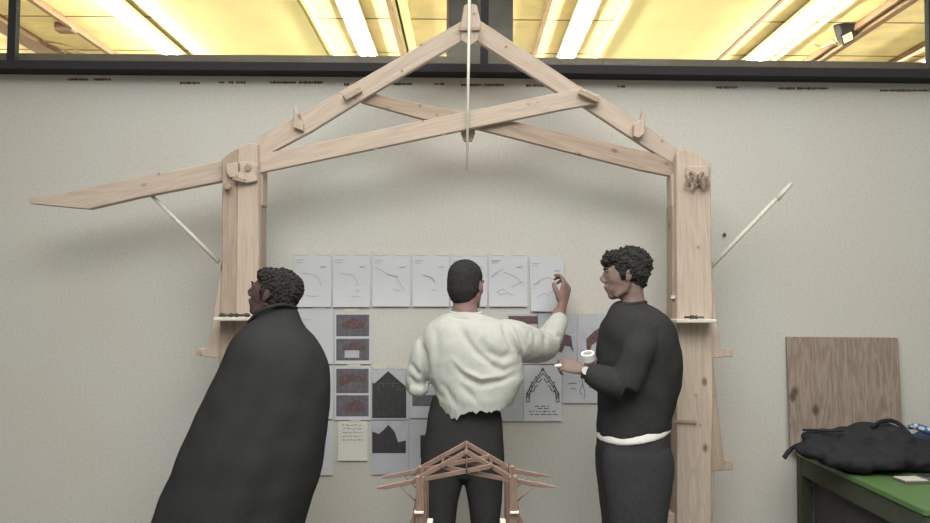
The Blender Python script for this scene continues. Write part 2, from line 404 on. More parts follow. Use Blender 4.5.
# cable bundle along the ceiling
for pts, lb, r in [([(40, 36), (62, 39), (80, 47), (90, 52), (74, 50), (52, 41), (44, 47)], 'thin looped cable hanging under the yellow ceiling at upper left', .008),
                ([(812, 38), (820, 42), (832, 37), (840, 40), (836, 33)], 'pale looped cable beside the floodlight under the yellow ceiling', .012)]:
    pp, rr = smooth_path([cx(*z) - Vector((0, 0, .04)) for z in pts], [r] * len(pts)); bm = bmesh.new(); add_tube(bm, pp, rr, 8)
    tag(link('cable', bm, CREAM if r > .01 else RAIL, smooth=True), lb, 'cable')
p = cx(66, 23); bm = bmesh.new(); add_box(bm, p - Vector((.07, .05, .07)), p + Vector((.07, .05, -.004))); tag(link('junction_box', bm, RAIL, bevel=.01), 'small dark junction box on the thin rail of the yellow ceiling', 'junction box')

# ------------------------------------------------------------------ the timber frame (full size)
YF = 3.86
tf = empty('timber_frame', (P(467, 300, 3.95).x, 3.95, 0), 'full size pale pine roof frame with two posts and one long overhanging beam', 'timber frame')
T = .036
def tb(name, px, layer, mat=WOOD, th=T, grain=None, dy=0, par=None): return board(name, px, YF + layer * T + dy, th, mat, par or tf, grain)
# rafters and ties
tb('rafter', [(463.5, 20), (470, 23), (470, 34), (463, 40), (360, 101), (337, 93)], 0)
tb('rafter', [(338, 93), (360, 101), (310, 132), (270, 153), (257, 164), (256, 138), (300, 114)], .02, WOOD)
tb('rafter', [(471, 22), (478, 19), (579, 86), (600, 96), (640, 122), (680, 150), (680, 168), (640, 143.5), (586, 108), (557, 92), (473, 38)], 1, WOOD)
tb('tie_beam', [(256, 155), (310, 144), (423, 120.5), (561, 92), (582, 88.5), (599, 95), (599, 103), (560, 110), (458, 131), (320, 160), (256, 173.5)], 0, dy=-.002)
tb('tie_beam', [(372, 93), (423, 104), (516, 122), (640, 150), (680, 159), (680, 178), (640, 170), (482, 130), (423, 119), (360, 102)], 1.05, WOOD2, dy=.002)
# apex
ap = tb('apex_plate', [(464, 6), (466, 4), (475, 4), (477, 6), (481, 23), (478, 40), (470, 46), (461, 40), (461, 23)], -.62, WOOD, .02)
bm = bmesh.new(); add_bar(bm, P(458.5, 29.5, YF - .03), P(467, 29.5, YF - .03), .02, .014); link('wedge', bm, PEG, tf)
bm = bmesh.new(); add_bar(bm, P(472, 29.5, YF - .03), P(480, 29, YF - .03), .02, .014); link('wedge', bm, PEG, tf)
bm = bmesh.new(); add_bar(bm, P(469.5, -6, YF - .035), P(467, 170, YF - .035), .0075, n=10, r2=.0055); link('hanging_rod', bm, PALE, tf, smooth=True)
tb('rod_guide', [(460.5, 121), (475.5, 121), (475, 133), (472, 141), (464, 141), (461, 133)], 2.1, WOOD, .03)
# pegs, tabs
def peg(a, b, w, Yc, mat=WOOD2, name='peg'):
    bm = bmesh.new(); add_bar(bm, P(*a, Yc - .012), P(*b, Yc + .012), w, w * .9); return link(name, bm, mat, tf, bevel=.003)
peg((344, 98.5), (361, 89.5), .030, YF - .02); peg((579, 92), (598, 101), .030, YF - .02)
tb('purlin_tab', [(293, 108), (297, 107), (303, 124), (303, 131), (293, 127)], -.8, WOOD, .03)
tb('purlin_tab', [(643, 110.5), (645, 111.5), (645, 133), (639, 138), (634, 136), (634, 124), (641, 119)], -.3, WOOD, .05)
# left beam
tb('overhang_beam', [(28.5, 199), (60, 193), (222, 160.5), (240, 157), (240, 176), (222, 181), (140, 197), (88, 209), (60, 206.5), (30, 203.5)], .1, WOOD, .05)
bm = bmesh.new(); add_bar(bm, P(152, 196, YF + .05), P(219, 262, YF + .05), .0085, n=10, r2=.011); link('brace_rod', bm, PALE, tf, smooth=True)
# left post: side fin (behind), dark board, front board, inner strip, ledge, bosses
YL = YF - T
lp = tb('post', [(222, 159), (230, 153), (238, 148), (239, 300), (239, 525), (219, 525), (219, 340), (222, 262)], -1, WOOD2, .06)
tb('post', [(238, 148), (246, 143.5), (257, 143.5), (258, 165), (258.5, 300), (259, 523), (259, 560), (236, 560), (236, 300)], -1.15, WOOD, .05)
tb('post_fin', [(222, 258), (225, 258), (238, 320), (240, 355), (236, 360), (212, 357.5), (199, 356), (198.5, 348.5), (208, 348), (213, 318)], -.4, WOOD, .03, grain=((215, 350), (225, 262)))
tb('post_inner_side', [(256, 160), (262.5, 160), (262.5, 205), (259, 207), (256, 207)], .3, WOOD, .10)
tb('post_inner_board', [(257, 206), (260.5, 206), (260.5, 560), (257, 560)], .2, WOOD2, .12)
tb('ledge', [(213, 317.5), (251, 317.5), (251, 321), (213, 321)], -4.2, PALE, .13)
tb('corner_boss', [(239, 162), (252, 161), (256.5, 165), (256.5, 181), (246, 183), (238, 179), (236, 174), (240, 171)], -1.9, WOOD, .035)
tb('corner_boss', [(226, 164), (238, 162), (238, 178), (229, 177), (226, 172)], -1.6, WOOD, .025)
for a in ((248, 167.5), (227.5, 186)):
    bm = bmesh.new(); add_bar(bm, P(*a, YL - .045), P(*a, YL - .0), .016, n=14); link('peg_head', bm, PEG, tf, smooth=False)
bm = bmesh.new(); add_bar(bm, P(233, 178, YL - .035), P(245, 181, YL - .035), .018, .016); link('peg', bm, PEG, tf)
bm = bmesh.new(); add_bar(bm, P(199, 353, YF - .03), P(199, 353, YF + .05), .013, n=10); link('peg', bm, PEG, tf)
# right post
tb('post', [(676.5, 154), (679, 150), (686, 149), (694, 152), (711, 163), (711, 260), (713, 300), (712, 318), (713, 400), (711, 470), (711, 560), (677, 560), (677, 400), (677, 300)], -1.1, WOOD, .055)
tb('post_inner_side', [(671.5, 175), (677.5, 170), (677.5, 207), (672, 206)], .3, WOOD, .10)
tb('post_inner_board', [(672.5, 205), (678, 205), (678, 520), (673, 520)], .2, WOOD2, .12)
tb('post_fin', [(705, 240), (712, 262), (717, 320), (721, 347), (733, 349), (733, 356.5), (714, 358), (705, 358)], -.4, WOOD, .03, grain=((722, 350), (711, 262)))
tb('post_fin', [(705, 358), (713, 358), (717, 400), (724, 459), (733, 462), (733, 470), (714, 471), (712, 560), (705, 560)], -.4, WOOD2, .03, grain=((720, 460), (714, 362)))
tb('ledge', [(677, 319.5), (717, 319.5), (717, 323), (677, 323)], -4.2, PALE, .13)
# ragged joint block on the right post
jb = tb('corner_boss', [(687, 166), (709, 166), (709, 186), (706, 184), (705, 189), (702, 183), (699, 186), (696, 181), (693, 190), (690, 182), (687, 184), (688, 178), (686, 174)], -1.8, WOOD, .03)
for k, (a, b) in enumerate([((688, 178), (686, 187)), ((692, 176), (696, 186)), ((700, 178), (704, 189)), ((706, 176), (709, 187)), ((690, 172), (700, 178)), ((697, 174), (692, 190)), ((703, 172), (698, 181))]):
    bm = bmesh.new(); add_bar(bm, P(*a, YF - .085), P(*b, YF - .065), .014, .012); link('wedge', bm, WOOD2 if k % 2 else PEG, tf)
bm = bmesh.new(); add_bar(bm, P(673, 421, YF - .05), P(697, 422, YF - .05), .011, .011); link('peg', bm, PEG, tf)
bm = bmesh.new(); add_bar(bm, P(671, 297, YF + .0), P(678, 297, YF + .0), .016, .016); link('peg', bm, PALE, tf)
bm = bmesh.new(); add_bar(bm, P(706, 272, YF + .06), P(786, 189, YF + .06), .011, n=10, r2=.010); add_bar(bm, P(777, 199, YF + .06), P(791.5, 183.5, YF + .06), .014, n=8, r2=.009); link('brace_rod', bm, PALE, tf, smooth=True)
for a, b in (((679, 291), (696, 267)), ((683, 291), (689, 282))):
    pass
# base blocks below the picture, standing on the floor
for a, b in ((205, 275), (662, 728)):
    p0, p1 = P(a, 522, YF + .08), P(b, 522, YF + .08)
    bm = bmesh.new(); add_box(bm, (p0.x, YF - .02, 0), (p1.x, YF + .22, .05)); link('base_block', bm, WOOD, tf)
    for q0, q1 in (((a + 14) , (a + 20)), ((b - 20), (b - 14))): pass
for x0, x1 in ((219, 259), (677, 711)):
    p0, p1 = P(x0, 555, YF), P(x1, 555, YF)
    bm = bmesh.new(); add_box(bm, (p0.x, YL - .004, .05), (p1.x, YF + .1, p0.z + .02)); link('post_foot', bm, WOOD2, tf)
board('foot_plate', [(658, 512), (676, 514), (676, 560), (658, 560)], YF - .01, .16, WOOD, tf, ((665, 515), (665, 550)))
p0 = P(658, 558, YF - .01); p1 = P(676, 558, YF - .01)
bm = bmesh.new(); add_box(bm, (p0.x, YF - .01, .05), (p1.x, YF + .15, p0.z + .01)); link('foot_plate', bm, WOOD2, tf)
# tiny plugs in beams
for x, y, l in [(159, 174, .1), (423, 122, 0), (437, 115, 0), (420, 105, 1), (388, 107, 1), (402, 71, 0), (421, 45, 0), (376, 148, 0), (444, 134, 0), (506, 47, 1), (528, 105, 0), (577, 153, 1), (662, 141, 1), (698, 247, -1.1), (696, 395, -1.1), (714, 395, -.4), (700, 425, -1.1), (474, 14, -.62)]:
    Yp = YF + l * T; bm = bmesh.new(); add_bar(bm, P(x, y, Yp - .002), P(x, y, Yp + .004), .0075, n=8); link('wooden_plug', bm, PEG, tf)

# little bolts on the ledges
def bolt(px, py, Y, ang, l, label, group, src=[None]):
    p = P(px, py, Y)
    if src[0] is None:
        bm = bmesh.new(); o0 = Vector((0, 0, 0))
        add_bar(bm, (-.02, 0, 0), (.016, 0, 0), .006, n=8); add_bar(bm, (.014, 0, 0), (.023, 0, 0), .0105, n=6)
        o = link('bolt', bm, METAL, origin=o0); src[0] = o
    else:
        o = src[0].copy(); COL.objects.link(o)
    o.location = p; o.rotation_euler = (0, ang[0], ang[1]); o.scale = (l, l, l)
    return tag(o, label, 'bolt', group)
YB = YF - 4.2 * T
zl = P(230, 317.5, YB).z; zr = P(697, 319.5, YB).z
for k in range(9):
    o = bolt(221 + k * 3.1, 315, YB + .03 + .03 * (k % 3), (random.uniform(-.1, .1), random.uniform(0, 6)), .9, 'small dark bolt in the loose row on the left post ledge by the caped person', 'bolts on the left post ledge')
    o.location.z = zl + .0098
for k in range(3):
    o = bolt(688 + k * 6, 317, YB + .03 + .02 * (k % 2), (0, .3 + k * 1.2), .9, 'small dark bolt lying on the right post ledge behind the dark-sweatered person', 'bolts on the right post ledge')
    o.location.z = zr + .0098

# ------------------------------------------------------------------ scale model in the foreground
YM = 1.70
mt = empty('model_roof_frame', (P(466, 480, 1.75).x, 1.75, .96), 'small reddish wooden scale model of the roof frame, two identical trusses, in front of the middle person', 'architectural model')
mparts = []
def mb_(name, pts, dy, th=.007, mat=WOODM):
    o = board(name, pts, YM + dy, th, mat, mt, bevel=.0006); mparts.append(o); return o
def strip(a, b, w):
    """pixel strip of width w around a->b"""
    dx, dy = b[0] - a[0], b[1] - a[1]; L = math.hypot(dx, dy); nx, ny = -dy / L * w / 2, dx / L * w / 2
    return [(a[0] + nx, a[1] + ny), (b[0] + nx, b[1] + ny), (b[0] - nx, b[1] - ny), (a[0] - nx, a[1] - ny)]
mb_('rafter', strip((467, 452), (414, 481), 4.6), 0); mb_('rafter', strip((466, 452), (516, 481), 4.6), .0072)
mb_('tie_beam', strip((413, 481.5), (491, 466.5), 4.4), -.0005); mb_('tie_beam', strip((441, 467), (517, 481.5), 4.4), .0075)
mb_('overhang_beam', [(376, 489), (378, 487), (424, 477.5), (424, 482), (386, 489.5)], .002); mb_('overhang_beam', [(509, 477.5), (556, 486.5), (556, 488), (540, 487.5), (509, 482)], .002)
mb_('post', [(416, 477), (424, 477), (424, 592), (415.5, 592)], -.008, .02); mb_('post', [(509.5, 477), (517.5, 477), (518, 592), (509.5, 592)], -.008, .02)
mb_('post_inner_board', [(424, 481), (426.5, 481), (426.5, 592), (424, 592)], 0, .006); mb_('post_inner_board', [(506.5, 481), (509.5, 481), (509.5, 592), (507, 592)], 0, .006)
mb_('ledge', [(414, 512), (423.5, 512), (423.5, 514), (414, 514)], -.014, .03, PALE); mb_('ledge', [(510, 512), (519, 512), (519, 514), (510, 514)], -.014, .03, PALE)
mb_('post_fin', [(416, 495), (412, 518), (410, 522), (416, 592), (418, 592)], .002, .006); mb_('post_fin', [(517, 495), (520, 515), (523, 522), (517, 592), (515, 592)], .002, .006)
mb_('apex_plate', [(464.5, 449.5), (468, 449.5), (469.5, 455), (466.5, 458), (463.5, 455)], -.003, .003)
for a, b in (((399, 484.5), (421, 506.5)), ((533, 485), (513, 506))):
    bm = bmesh.new(); add_bar(bm, P(*a, YM + .004), P(*b, YM + .004), .0019, n=8); mparts.append(link('brace_rod', bm, WOODM, mt, smooth=True))
bm = bmesh.new(); add_bar(bm, P(466.5, 450, YM - .005), P(466.5, 473, YM - .005), .0014, n=8); mparts.append(link('hanging_rod', bm, WOODM, mt, smooth=True))
for o in list(mparts):
    c = o.copy(); COL.objects.link(c); c.parent = mt; c.location = Vector(o.location) + Vector((0, .1, 0))
DARKP = plain('model_dark_peg', (.10, .06, .05), .8)
for x, y in ((466.5, 455), (421, 478), (512, 478), (442, 468), (492, 468)):
    a = P(x, y, YM - .008); bm = bmesh.new(); add_bar(bm, a, a + Vector((0, .13, 0)), .0034, n=8); link('purlin', bm, DARKP, mt, smooth=True)
for x in (430, 503):
    a = P(x, 517, YM + .05); bm = bmesh.new(); add_box(bm, (a.x - .006, YM + .03, .97), (a.x + .006, YM + .07, a.z - .008)); link('spacer_block', bm, PALE, mt, bevel=.001)
zb = P(466, 590, YM).z
bm = bmesh.new(); add_box(bm, (mt.location.x - .19, YM - .06, zb - .02), (mt.location.x + .19, YM + .19, zb + .0)); link('base_board', bm, WOODM, mt, bevel=.002)
mt.location.z += 0
zp = zb - .02
pl = empty('display_plinth', (mt.location.x, 1.765, 0), 'plain pale plinth under the small wooden model', 'plinth')
PLM = plain('plinth_paint', (.45, .45, .43), .8)
bm = bmesh.new(); add_box(bm, (mt.location.x - .22, 1.60, 0.0), (mt.location.x + .22, 1.93, zp - .02)); link('plinth_body', bm, PLM, pl)
bm = bmesh.new(); add_box(bm, (mt.location.x - .235, 1.585, zp - .02), (mt.location.x + .235, 1.945, zp)); link('plinth_top', bm, PLM, pl, bevel=.003)

# ------------------------------------------------------------------ papers on the wall
def paper(name, rect, label, cat='drawing sheet', group=None, mat=PAPER, Y=YW - .006, lift=.012, tapes=1, skew=0.0, curl=0):
    """rect = x0,y0,x1,y1 in pixels. returns (object, surf(u,v,d)) with u to the right, v down"""
    x0, y0, x1, y1 = rect
    def surf(u, v, d=0.0):
        p = P(x0 + u * (x1 - x0) + skew * v, y0 + v * (y1 - y0) + skew * (u - .5) * .5, Y)
        y = Y - lift * max(0, v - .55) ** 2 * 4 - curl * (u - .5) ** 2 * .1
        return Vector((p.x, y - d, p.z))
    bm = bmesh.new(); nu, nv = 4, 10
    for d in (0, -.0008):
        g = [[bm.verts.new(surf(i / nu, j / nv, d)) for i in range(nu + 1)] for j in range(nv + 1)]
        if d == 0: A = g
        for j in range(nv):
            for i in range(nu): bm.faces.new((g[j][i], g[j][i + 1], g[j + 1][i + 1], g[j + 1][i]))
    B = g
    rim = lambda G: [G[0][i] for i in range(nu)] + [G[j][nu] for j in range(nv)] + [G[nv][i] for i in range(nu, 0, -1)] + [G[j][0] for j in range(nv, 0, -1)]
    ra, rb_ = rim(A), rim(B)
    for i in range(len(ra)): bm.faces.new((ra[i], ra[(i + 1) % len(ra)], rb_[(i + 1) % len(ra)], rb_[i]))
    o = link(name, bm, mat, smooth=False); tag(o, label, cat, group)
    for k in range(tapes):
        u = (.22, .8)[k % 2] if tapes > 1 else random.uniform(.3, .6)
        a = surf(u - .18, 0, .0012); b = surf(u + .18, 0, .0012); h = .008
        bm = bmesh.new(); add_box(bm, (a.x, a.y - .0006, a.z - h * .6), (b.x, a.y + .004, a.z + h * 2)); link('tape', bm, TAPE, o)
    return o, surf
def strokes(o, surf, lines, mat=INK, w=.0022, name='pencil_drawing', d=.0012, m=4):
    """lines = list of polylines in (u,v)"""
    bm = bmesh.new()
    for pl_ in lines:
        pts = []
        for (a, b) in zip(pl_, pl_[1:]):
            for k in range(m): t = k / m; pts.append((a[0] + (b[0] - a[0]) * t, a[1] + (b[1] - a[1]) * t))
        pts.append(pl_[-1]); pts = [surf(u, v, d) for u, v in pts]
        prev = None
        for i, p in enumerate(pts):
            t = pts[min(i + 1, len(pts) - 1)] - pts[max(i - 1, 0)]; nrm = Vector((-t.z, 0, t.x)).normalized() * w / 2
            c = (bm.verts.new(p + nrm), bm.verts.new(p - nrm))
            if prev: bm.faces.new((prev[0], prev[1], c[1], c[0]))
            prev = c
    return link(name, bm, mat, o)
def patch(o, surf, poly, mat, name='printed_picture', d=.0010, m=6):
    bm = bmesh.new()
    vs = []
    for i in range(len(poly)):
        a, b = poly[i], poly[(i + 1) % len(poly)]
        for k in range(m): t = k / m; vs.append(bm.verts.new(surf(a[0] + (b[0] - a[0]) * t, a[1] + (b[1] - a[1]) * t, d)))
    f_ = bm.faces.new(vs); bmesh.ops.triangulate(bm, faces=[f_])
    return link(name, bm, mat, o)
def rc(u0, v0, u1, v1): return [(u0, v0), (u1, v0), (u1, v1), (u0, v1)]
def words_(n, u0, u1, v0, dv, seed=0, ln=(.05, .16)):
    r = random.Random(seed); L = []
    for k in range(n):
        u = u0 + r.uniform(0, .05); v = v0 + k * dv
        while u < u1 - .05:
            w = r.uniform(*ln); e = min(u + w, u1); p = []
            q = u
            while q < e: p.append((q, v + r.uniform(-.35, .35) * dv * .6)); q += .022
            if len(p) > 1: L.append(p)
            u = e + .03
    return L

def sketch(k):
    L = [[(.06, .12), (.30, .11)], [(.06, .16), (.24, .16)], [(.70, .24), (.88, .23)], [(.72, .25), (.86, .255)]]
    if k == 0: L += [[(.2, .36), (.45, .38), (.62, .42), (.7, .5), (.74, .6)], [(.3, .78), (.5, .8), (.66, .79)]]
    if k == 1: L += [[(.2, .37), (.4, .38), (.55, .4), (.64, .5), (.68, .6)], [(.62, .68), (.72, .7)], [(.5, .8), (.72, .81)]]
    if k == 2: L += [[(.06, .24), (.3, .33), (.45, .39), (.62, .42), (.7, .52), (.78, .62), (.86, .7)], [(.38, .38), (.52, .41), (.7, .43)], [(.55, .68), (.75, .7)]]
    if k == 3: L += [[(.2, .38), (.4, .41), (.55, .47), (.62, .54)], [(.3, .42), (.5, .43), (.6, .52)], [(.52, .68), (.68, .7)]]
    if k == 4: L += [[(.1, .35), (.3, .45), (.5, .4)], [(.6, .6), (.9, .4)]]
    if k == 5: L += [[(.05, .42), (.22, .33), (.38, .28)], [(.05, .44), (.24, .35)], [(.38, .34), (.6, .40), (.78, .48), (.84, .56)], [(.58, .64), (.75, .56), (.9, .52)], [(.2, .72), (.38, .66), (.5, .74), (.3, .77), (.2, .72)], [(.5, .74), (.62, .78)], [(.06, .13), (.3, .12)]]
    if k == 6: L += [[(.12, .50), (.3, .42), (.5, .37), (.68, .40), (.8, .46)], [(.1, .52), (.3, .45)], [(.2, .74), (.4, .66), (.55, .72)], [(.55, .66), (.7, .60), (.82, .55)]]
    return L
row = [(293.5, 254, 331, 307), (333, 254, 370, 307), (372.5, 254.5, 410, 306.5), (412.5, 254.5, 449, 306.5), (450.5, 255, 487, 306.5), (489, 254.5, 527.5, 306.5)]
rl = ['pencil sketch sheet, leftmost of the top row, beside the caped person’s hair', 'pencil sketch sheet second from the left in the top row, above the printed photo pair', 'sketch sheet with a long descending line, third in the top row from the left',
      'pencil sketch sheet just left of the middle person’s head', 'sketch sheet mostly hidden behind the middle person’s head', 'sketch sheet with beam drawings just right of the middle person’s head']
for k, (rc_, lb) in enumerate(zip(row, rl)):
    o, s = paper('sketch_sheet', rc_, lb.replace('’', "'"), group='sketch sheets in the top row', tapes=2)
    strokes(o, s, sketch(k), INK, .0026 if k != 5 else .003)
o, s = paper('sketch_sheet', (529.5, 257.5, 564, 311.5), 'sketch sheet held against the wall by the middle person\'s raised hand', group='sketch sheets in the top row', Y=YW - .012, lift=.012, tapes=0, skew=1.5)
strokes(o, s, sketch(6), INK, .003)
# second rows, left
for r_, lb in [((297, 308.5, 333.5, 364), 'blank looking sheet behind the caped person\'s shoulder, top of the left column'), ((298, 366, 333, 419), 'sheet mostly hidden by the cape, middle of the left column'), ((298, 421, 333, 475), 'plain sheet at the bottom of the left column beside the cape edge')]:
    o, s = paper('wall_sheet', r_, lb, mat=PAPER, lift=.005, group='plain sheets beside the cape'); strokes(o, s, [[(.1, .2), (.4, .2)], [(.1, .8), (.5, .82)]], INK, .0015)
o, s = paper('photo_print', (334.5, 311.5, 371, 364), 'upper print of two dark reddish photos on a white sheet', 'photo print', 'paired photo prints', tapes=1, lift=.004)
patch(o, s, rc(.05, .06, .95, .47), PHOTO_M); patch(o, s, rc(.05, .52, .95, .93), PHOTO_M)
patch(o, s, [(.15, .25), (.5, .12), (.85, .2), (.8, .32), (.3, .34)], PHOTO_R, d=.0018); patch(o, s, [(.2, .68), (.55, .58), (.9, .66), (.85, .74), (.25, .75)], PHOTO_R, d=.0018); patch(o, s, rc(.28, .74, .68, .88), PHOTO_S, d=.0022)
o, s = paper('photo_print', (334.5, 366, 370.5, 420), 'lower print of two dark photos, above the yellowish handwritten note', 'photo print', 'paired photo prints', tapes=1, lift=.004)
patch(o, s, rc(.05, .05, .95, .50), PHOTO_M); patch(o, s, rc(.05, .54, .95, .93), PHOTO_M)
patch(o, s, [(.12, .2), (.4, .15), (.9, .22), (.85, .3), (.5, .28), (.15, .38)], PHOTO_R, d=.0018); patch(o, s, [(.3, .72), (.6, .62), (.85, .7), (.8, .84), (.35, .86)], PHOTO_R, d=.0018)
o, s = paper('handwritten_note', (338, 421, 367.5, 460.5), 'small yellowish note with a few handwritten dark lines', 'note', mat=NOTE, tapes=1, lift=.006)
strokes(o, s, words_(5, .12, .85, .10, .095, 3), INKD, .0022, 'handwriting')
o, s = paper('house_print', (371.5, 368, 408.5, 419.5), 'print of a dark half-timbered gable house against pale sky', 'photo print', tapes=2, mat=PAPERB, lift=.004)
patch(o, s, [(.02, .97), (.02, .28), (.08, .30), (.45, .06), (.9, .34), (.94, .36), (.94, .97)], PHOTO_G)
strokes(o, s, [[(.2, .3), (.75, .3)], [(.15, .42), (.85, .42)], [(.15, .55), (.85, .55)], [(.15, .7), (.85, .7)]] + [[(u, .22 + abs(u - .45) * .5), (u, .9)] for u in (.2, .32, .45, .58, .7)], PHOTO_M, .0026, 'timber_lines', d=.0018)
o, s = paper('house_print', (371.5, 420.5, 408.5, 474.5), 'print of a dark house roofline under grey sky, below the half-timbered house', 'photo print', tapes=0, mat=PAPERB, lift=.004)
patch(o, s, rc(.02, .0, .93, .58), PHOTO_S); patch(o, s, [(.02, .6), (.02, .2), (.2, .25), (.33, .17), (.46, .08), (.62, .2), (.72, .4), (.93, .37), (.93, .6)], PHOTO_G, d=.0018)
o, s = paper('photo_print', (409.5, 368, 437, 418), 'sheet with a small grey photo strip beneath the middle person\'s left elbow', 'photo print', tapes=0, mat=PAPERB, lift=.003); patch(o, s, rc(.1, .54, .98, .76), PHOTO_M)
o, s = paper('photo_print', (409, 420, 436, 474), 'sheet with a dark photo at its right edge, left of the middle person\'s hip', 'photo print', tapes=0, mat=PAPERB, lift=.003); patch(o, s, rc(.42, .28, .98, .70), PHOTO_G)
# right group
o, s = paper('wall_sheet', (492, 364, 523, 421), 'pale grey sheet partly hidden behind the torn sweatshirt hem', mat=PAPERB, lift=.004); strokes(o, s, [[(.4, .3), (.8, .3)], [(.4, .5), (.8, .55)]])
o, s = paper('arch_print', (524, 365, 561.5, 421), 'print of a pointed gothic timber arch with lines of text below it', 'printed drawing', tapes=0, lift=.006)
L = []
for sg in (-1, 1):
    c = lambda u: .5 + sg * u
    L += [[(.5, .08), (c(.10), .17), (c(.20), .25), (c(.30), .35), (c(.38), .46), (c(.43), .56), (c(.43), .66)], [(.5, .15), (c(.08), .2), (c(.18), .29), (c(.27), .39), (c(.34), .5), (c(.36), .58), (c(.36), .66)],
          [(c(.43), .66), (c(.36), .66)], [(c(.38), .60), (c(.44), .52), (c(.38), .46)], [(c(.31), .48), (c(.23), .46), (c(.2), .38), (c(.13), .37)], [(c(.18), .29), (c(.10), .31), (c(.03), .24)], [(c(.34), .58), (c(.39), .54), (c(.33), .48), (c(.36), .42), (c(.28), .37)],
          [(c(.16), .24), (c(.2), .2)], [(c(.27), .34), (c(.32), .3)]]
    L += [[(c(.0), .05), (c(.04), .10)]]
strokes(o, s, L, INKD, .0048, 'arch_drawing'); strokes(o, s, words_(1, .25, .75, .735, .035, 5) + words_(1, .32, .7, .775, .035, 6) + words_(2, .12, .92, .83, .05, 7), INKD, .0038, 'text_lines')
o, s = paper('wood_photo', (507, 314, 538, 364), 'sheet with a brown photo strip above the raised white sleeve', 'photo print', tapes=0, mat=PAPERB, lift=.002); patch(o, s, rc(.05, .04, .98, .2), PHOTO_R)
o, s = paper('wood_photo', (537.5, 313, 576.5, 364), 'sheet with a brown timber joint photo between the two people', 'photo print', tapes=1, mat=PAPERB, lift=.004)
patch(o, s, rc(.4, .22, .95, .72), PHOTO_S); patch(o, s, [(.4, .35), (.62, .3), (.72, .42), (.86, .45), (.92, .78), (.84, .66), (.7, .64), (.62, .78), (.5, .74), (.45, .6)], PHOTO_R, d=.0018)
o, s = paper('wood_photo', (577.5, 313.5, 606, 364.5), 'sheet with a brown gable photo right against the dark sweatshirt', 'photo print', tapes=1, mat=PAPERB, lift=.004)
patch(o, s, rc(.08, .28, .98, .8), PHOTO_S); patch(o, s, [(.3, .5), (.6, .34), (.85, .25), (.98, .3), (.98, .6), (.8, .52), (.5, .62), (.42, .78), (.32, .7)], PHOTO_R, d=.0018)
o, s = paper('wall_sheet', (562.5, 364, 603, 403), 'dim grey sheet with a faint drawing under the outstretched hand', 'drawing sheet', tapes=0, mat=PAPERB, lift=.006)
strokes(o, s, [[(.45, .3), (.5, .5), (.42, .7), (.5, .8)], [(.5, .5), (.56, .8), (.52, .9)], [(.65, .4), (.85, .42)], [(.65, .6), (.85, .6)], [(.15, .5), (.35, .5)], [(.2, .62), (.35, .64)]], INKD, .003)

# ------------------------------------------------------------------ desk, panel, bag
DG = plain('green_desk_top', (.095, .175, .06), .5, .3, .08, 8)
DG2 = plain('olive_edge', (.062, .072, .047), .7, .2, .05)
DK = plain('dark_cabinet', (.075, .068, .070), .8, .15)
xd = P(795, 450, 4.27).x; zd = P(795, 450, 4.27).z
YD0, YD1 = 3.08, 4.275
dk = empty('desk', (xd + .8, 3.7, 0), 'green topped desk with olive apron against the wall at right', 'desk')
bm = bmesh.new(); add_box(bm, (xd, YD0, zd - .025), (xd + 1.7, YD1, zd)); link('desk_top', bm, DG, dk, bevel=.003)
bm = bmesh.new(); add_box(bm, (xd + .01, YD0 + .01, zd - .12), (xd + .035, YD1 - .01, zd - .025)); link('apron', bm, DG2, dk)
bm = bmesh.new(); add_box(bm, (xd + .035, YD0 + .01, zd - .12), (xd + 1.69, YD0 + .035, zd - .025)); link('apron', bm, DG2, dk)
for x in (xd + .005, xd + 1.64):
    for y in (YD0 + .02, YD1 - .065):
        bm = bmesh.new(); add_box(bm, (x, y, 0), (x + .055, y + .055, zd - .025)); link('leg', bm, DG2, dk, bevel=.003)
bm = bmesh.new(); add_box(bm, (xd + .07, YD0 + .30, .06), (xd + .62, YD1 - .08, zd - .03)); cb = link('cabinet', bm, DK, dk)
for k in range(3):
    z0 = .08 + k * .2; bm = bmesh.new(); add_box(bm, (xd + .09, YD0 + .28, z0), (xd + .60, YD0 + .305, z0 + .185)); d_ = link('drawer', bm, DK, dk)
    bm = bmesh.new(); add_bar(bm, (xd + .28, YD0 + .27, z0 + .1), (xd + .41, YD0 + .27, z0 + .1), .006, n=8); link('handle', bm, METAL, d_)
for x in (xd + .11, xd + .56):
    for y in (YD0 + .34, YD1 - .12):
        bm = bmesh.new(); add_box(bm, (x - .02, y - .02, 0), (x + .02, y + .02, .065)); link('cabinet_foot', bm, DK, dk)

# plywood panel leaning on the wall
a, b = P(787.5, 337, 4.265), P(899, 337, 4.265); zt = a.z
bm = bmesh.new(); yb, yt = 4.235, 4.275; th = .018
g = [(yb, zd), (yb + th, zd), (yt + th, zt), (yt, zt)]
A = [bm.verts.new((a.x, y, z)) for y, z in g]; B = [bm.verts.new((b.x, y, z)) for y, z in g]
bm.faces.new(A); bm.faces.new(B[::-1])
for i in range(4): bm.faces.new((A[i], B[i], B[(i + 1) % 4], A[(i + 1) % 4]))
tag(link('plywood_panel', bm, WOODP, rot=rotY(-PI / 2), bevel=.001), 'square plywood panel with knots leaning on the wall behind the black bag', 'wooden panel')

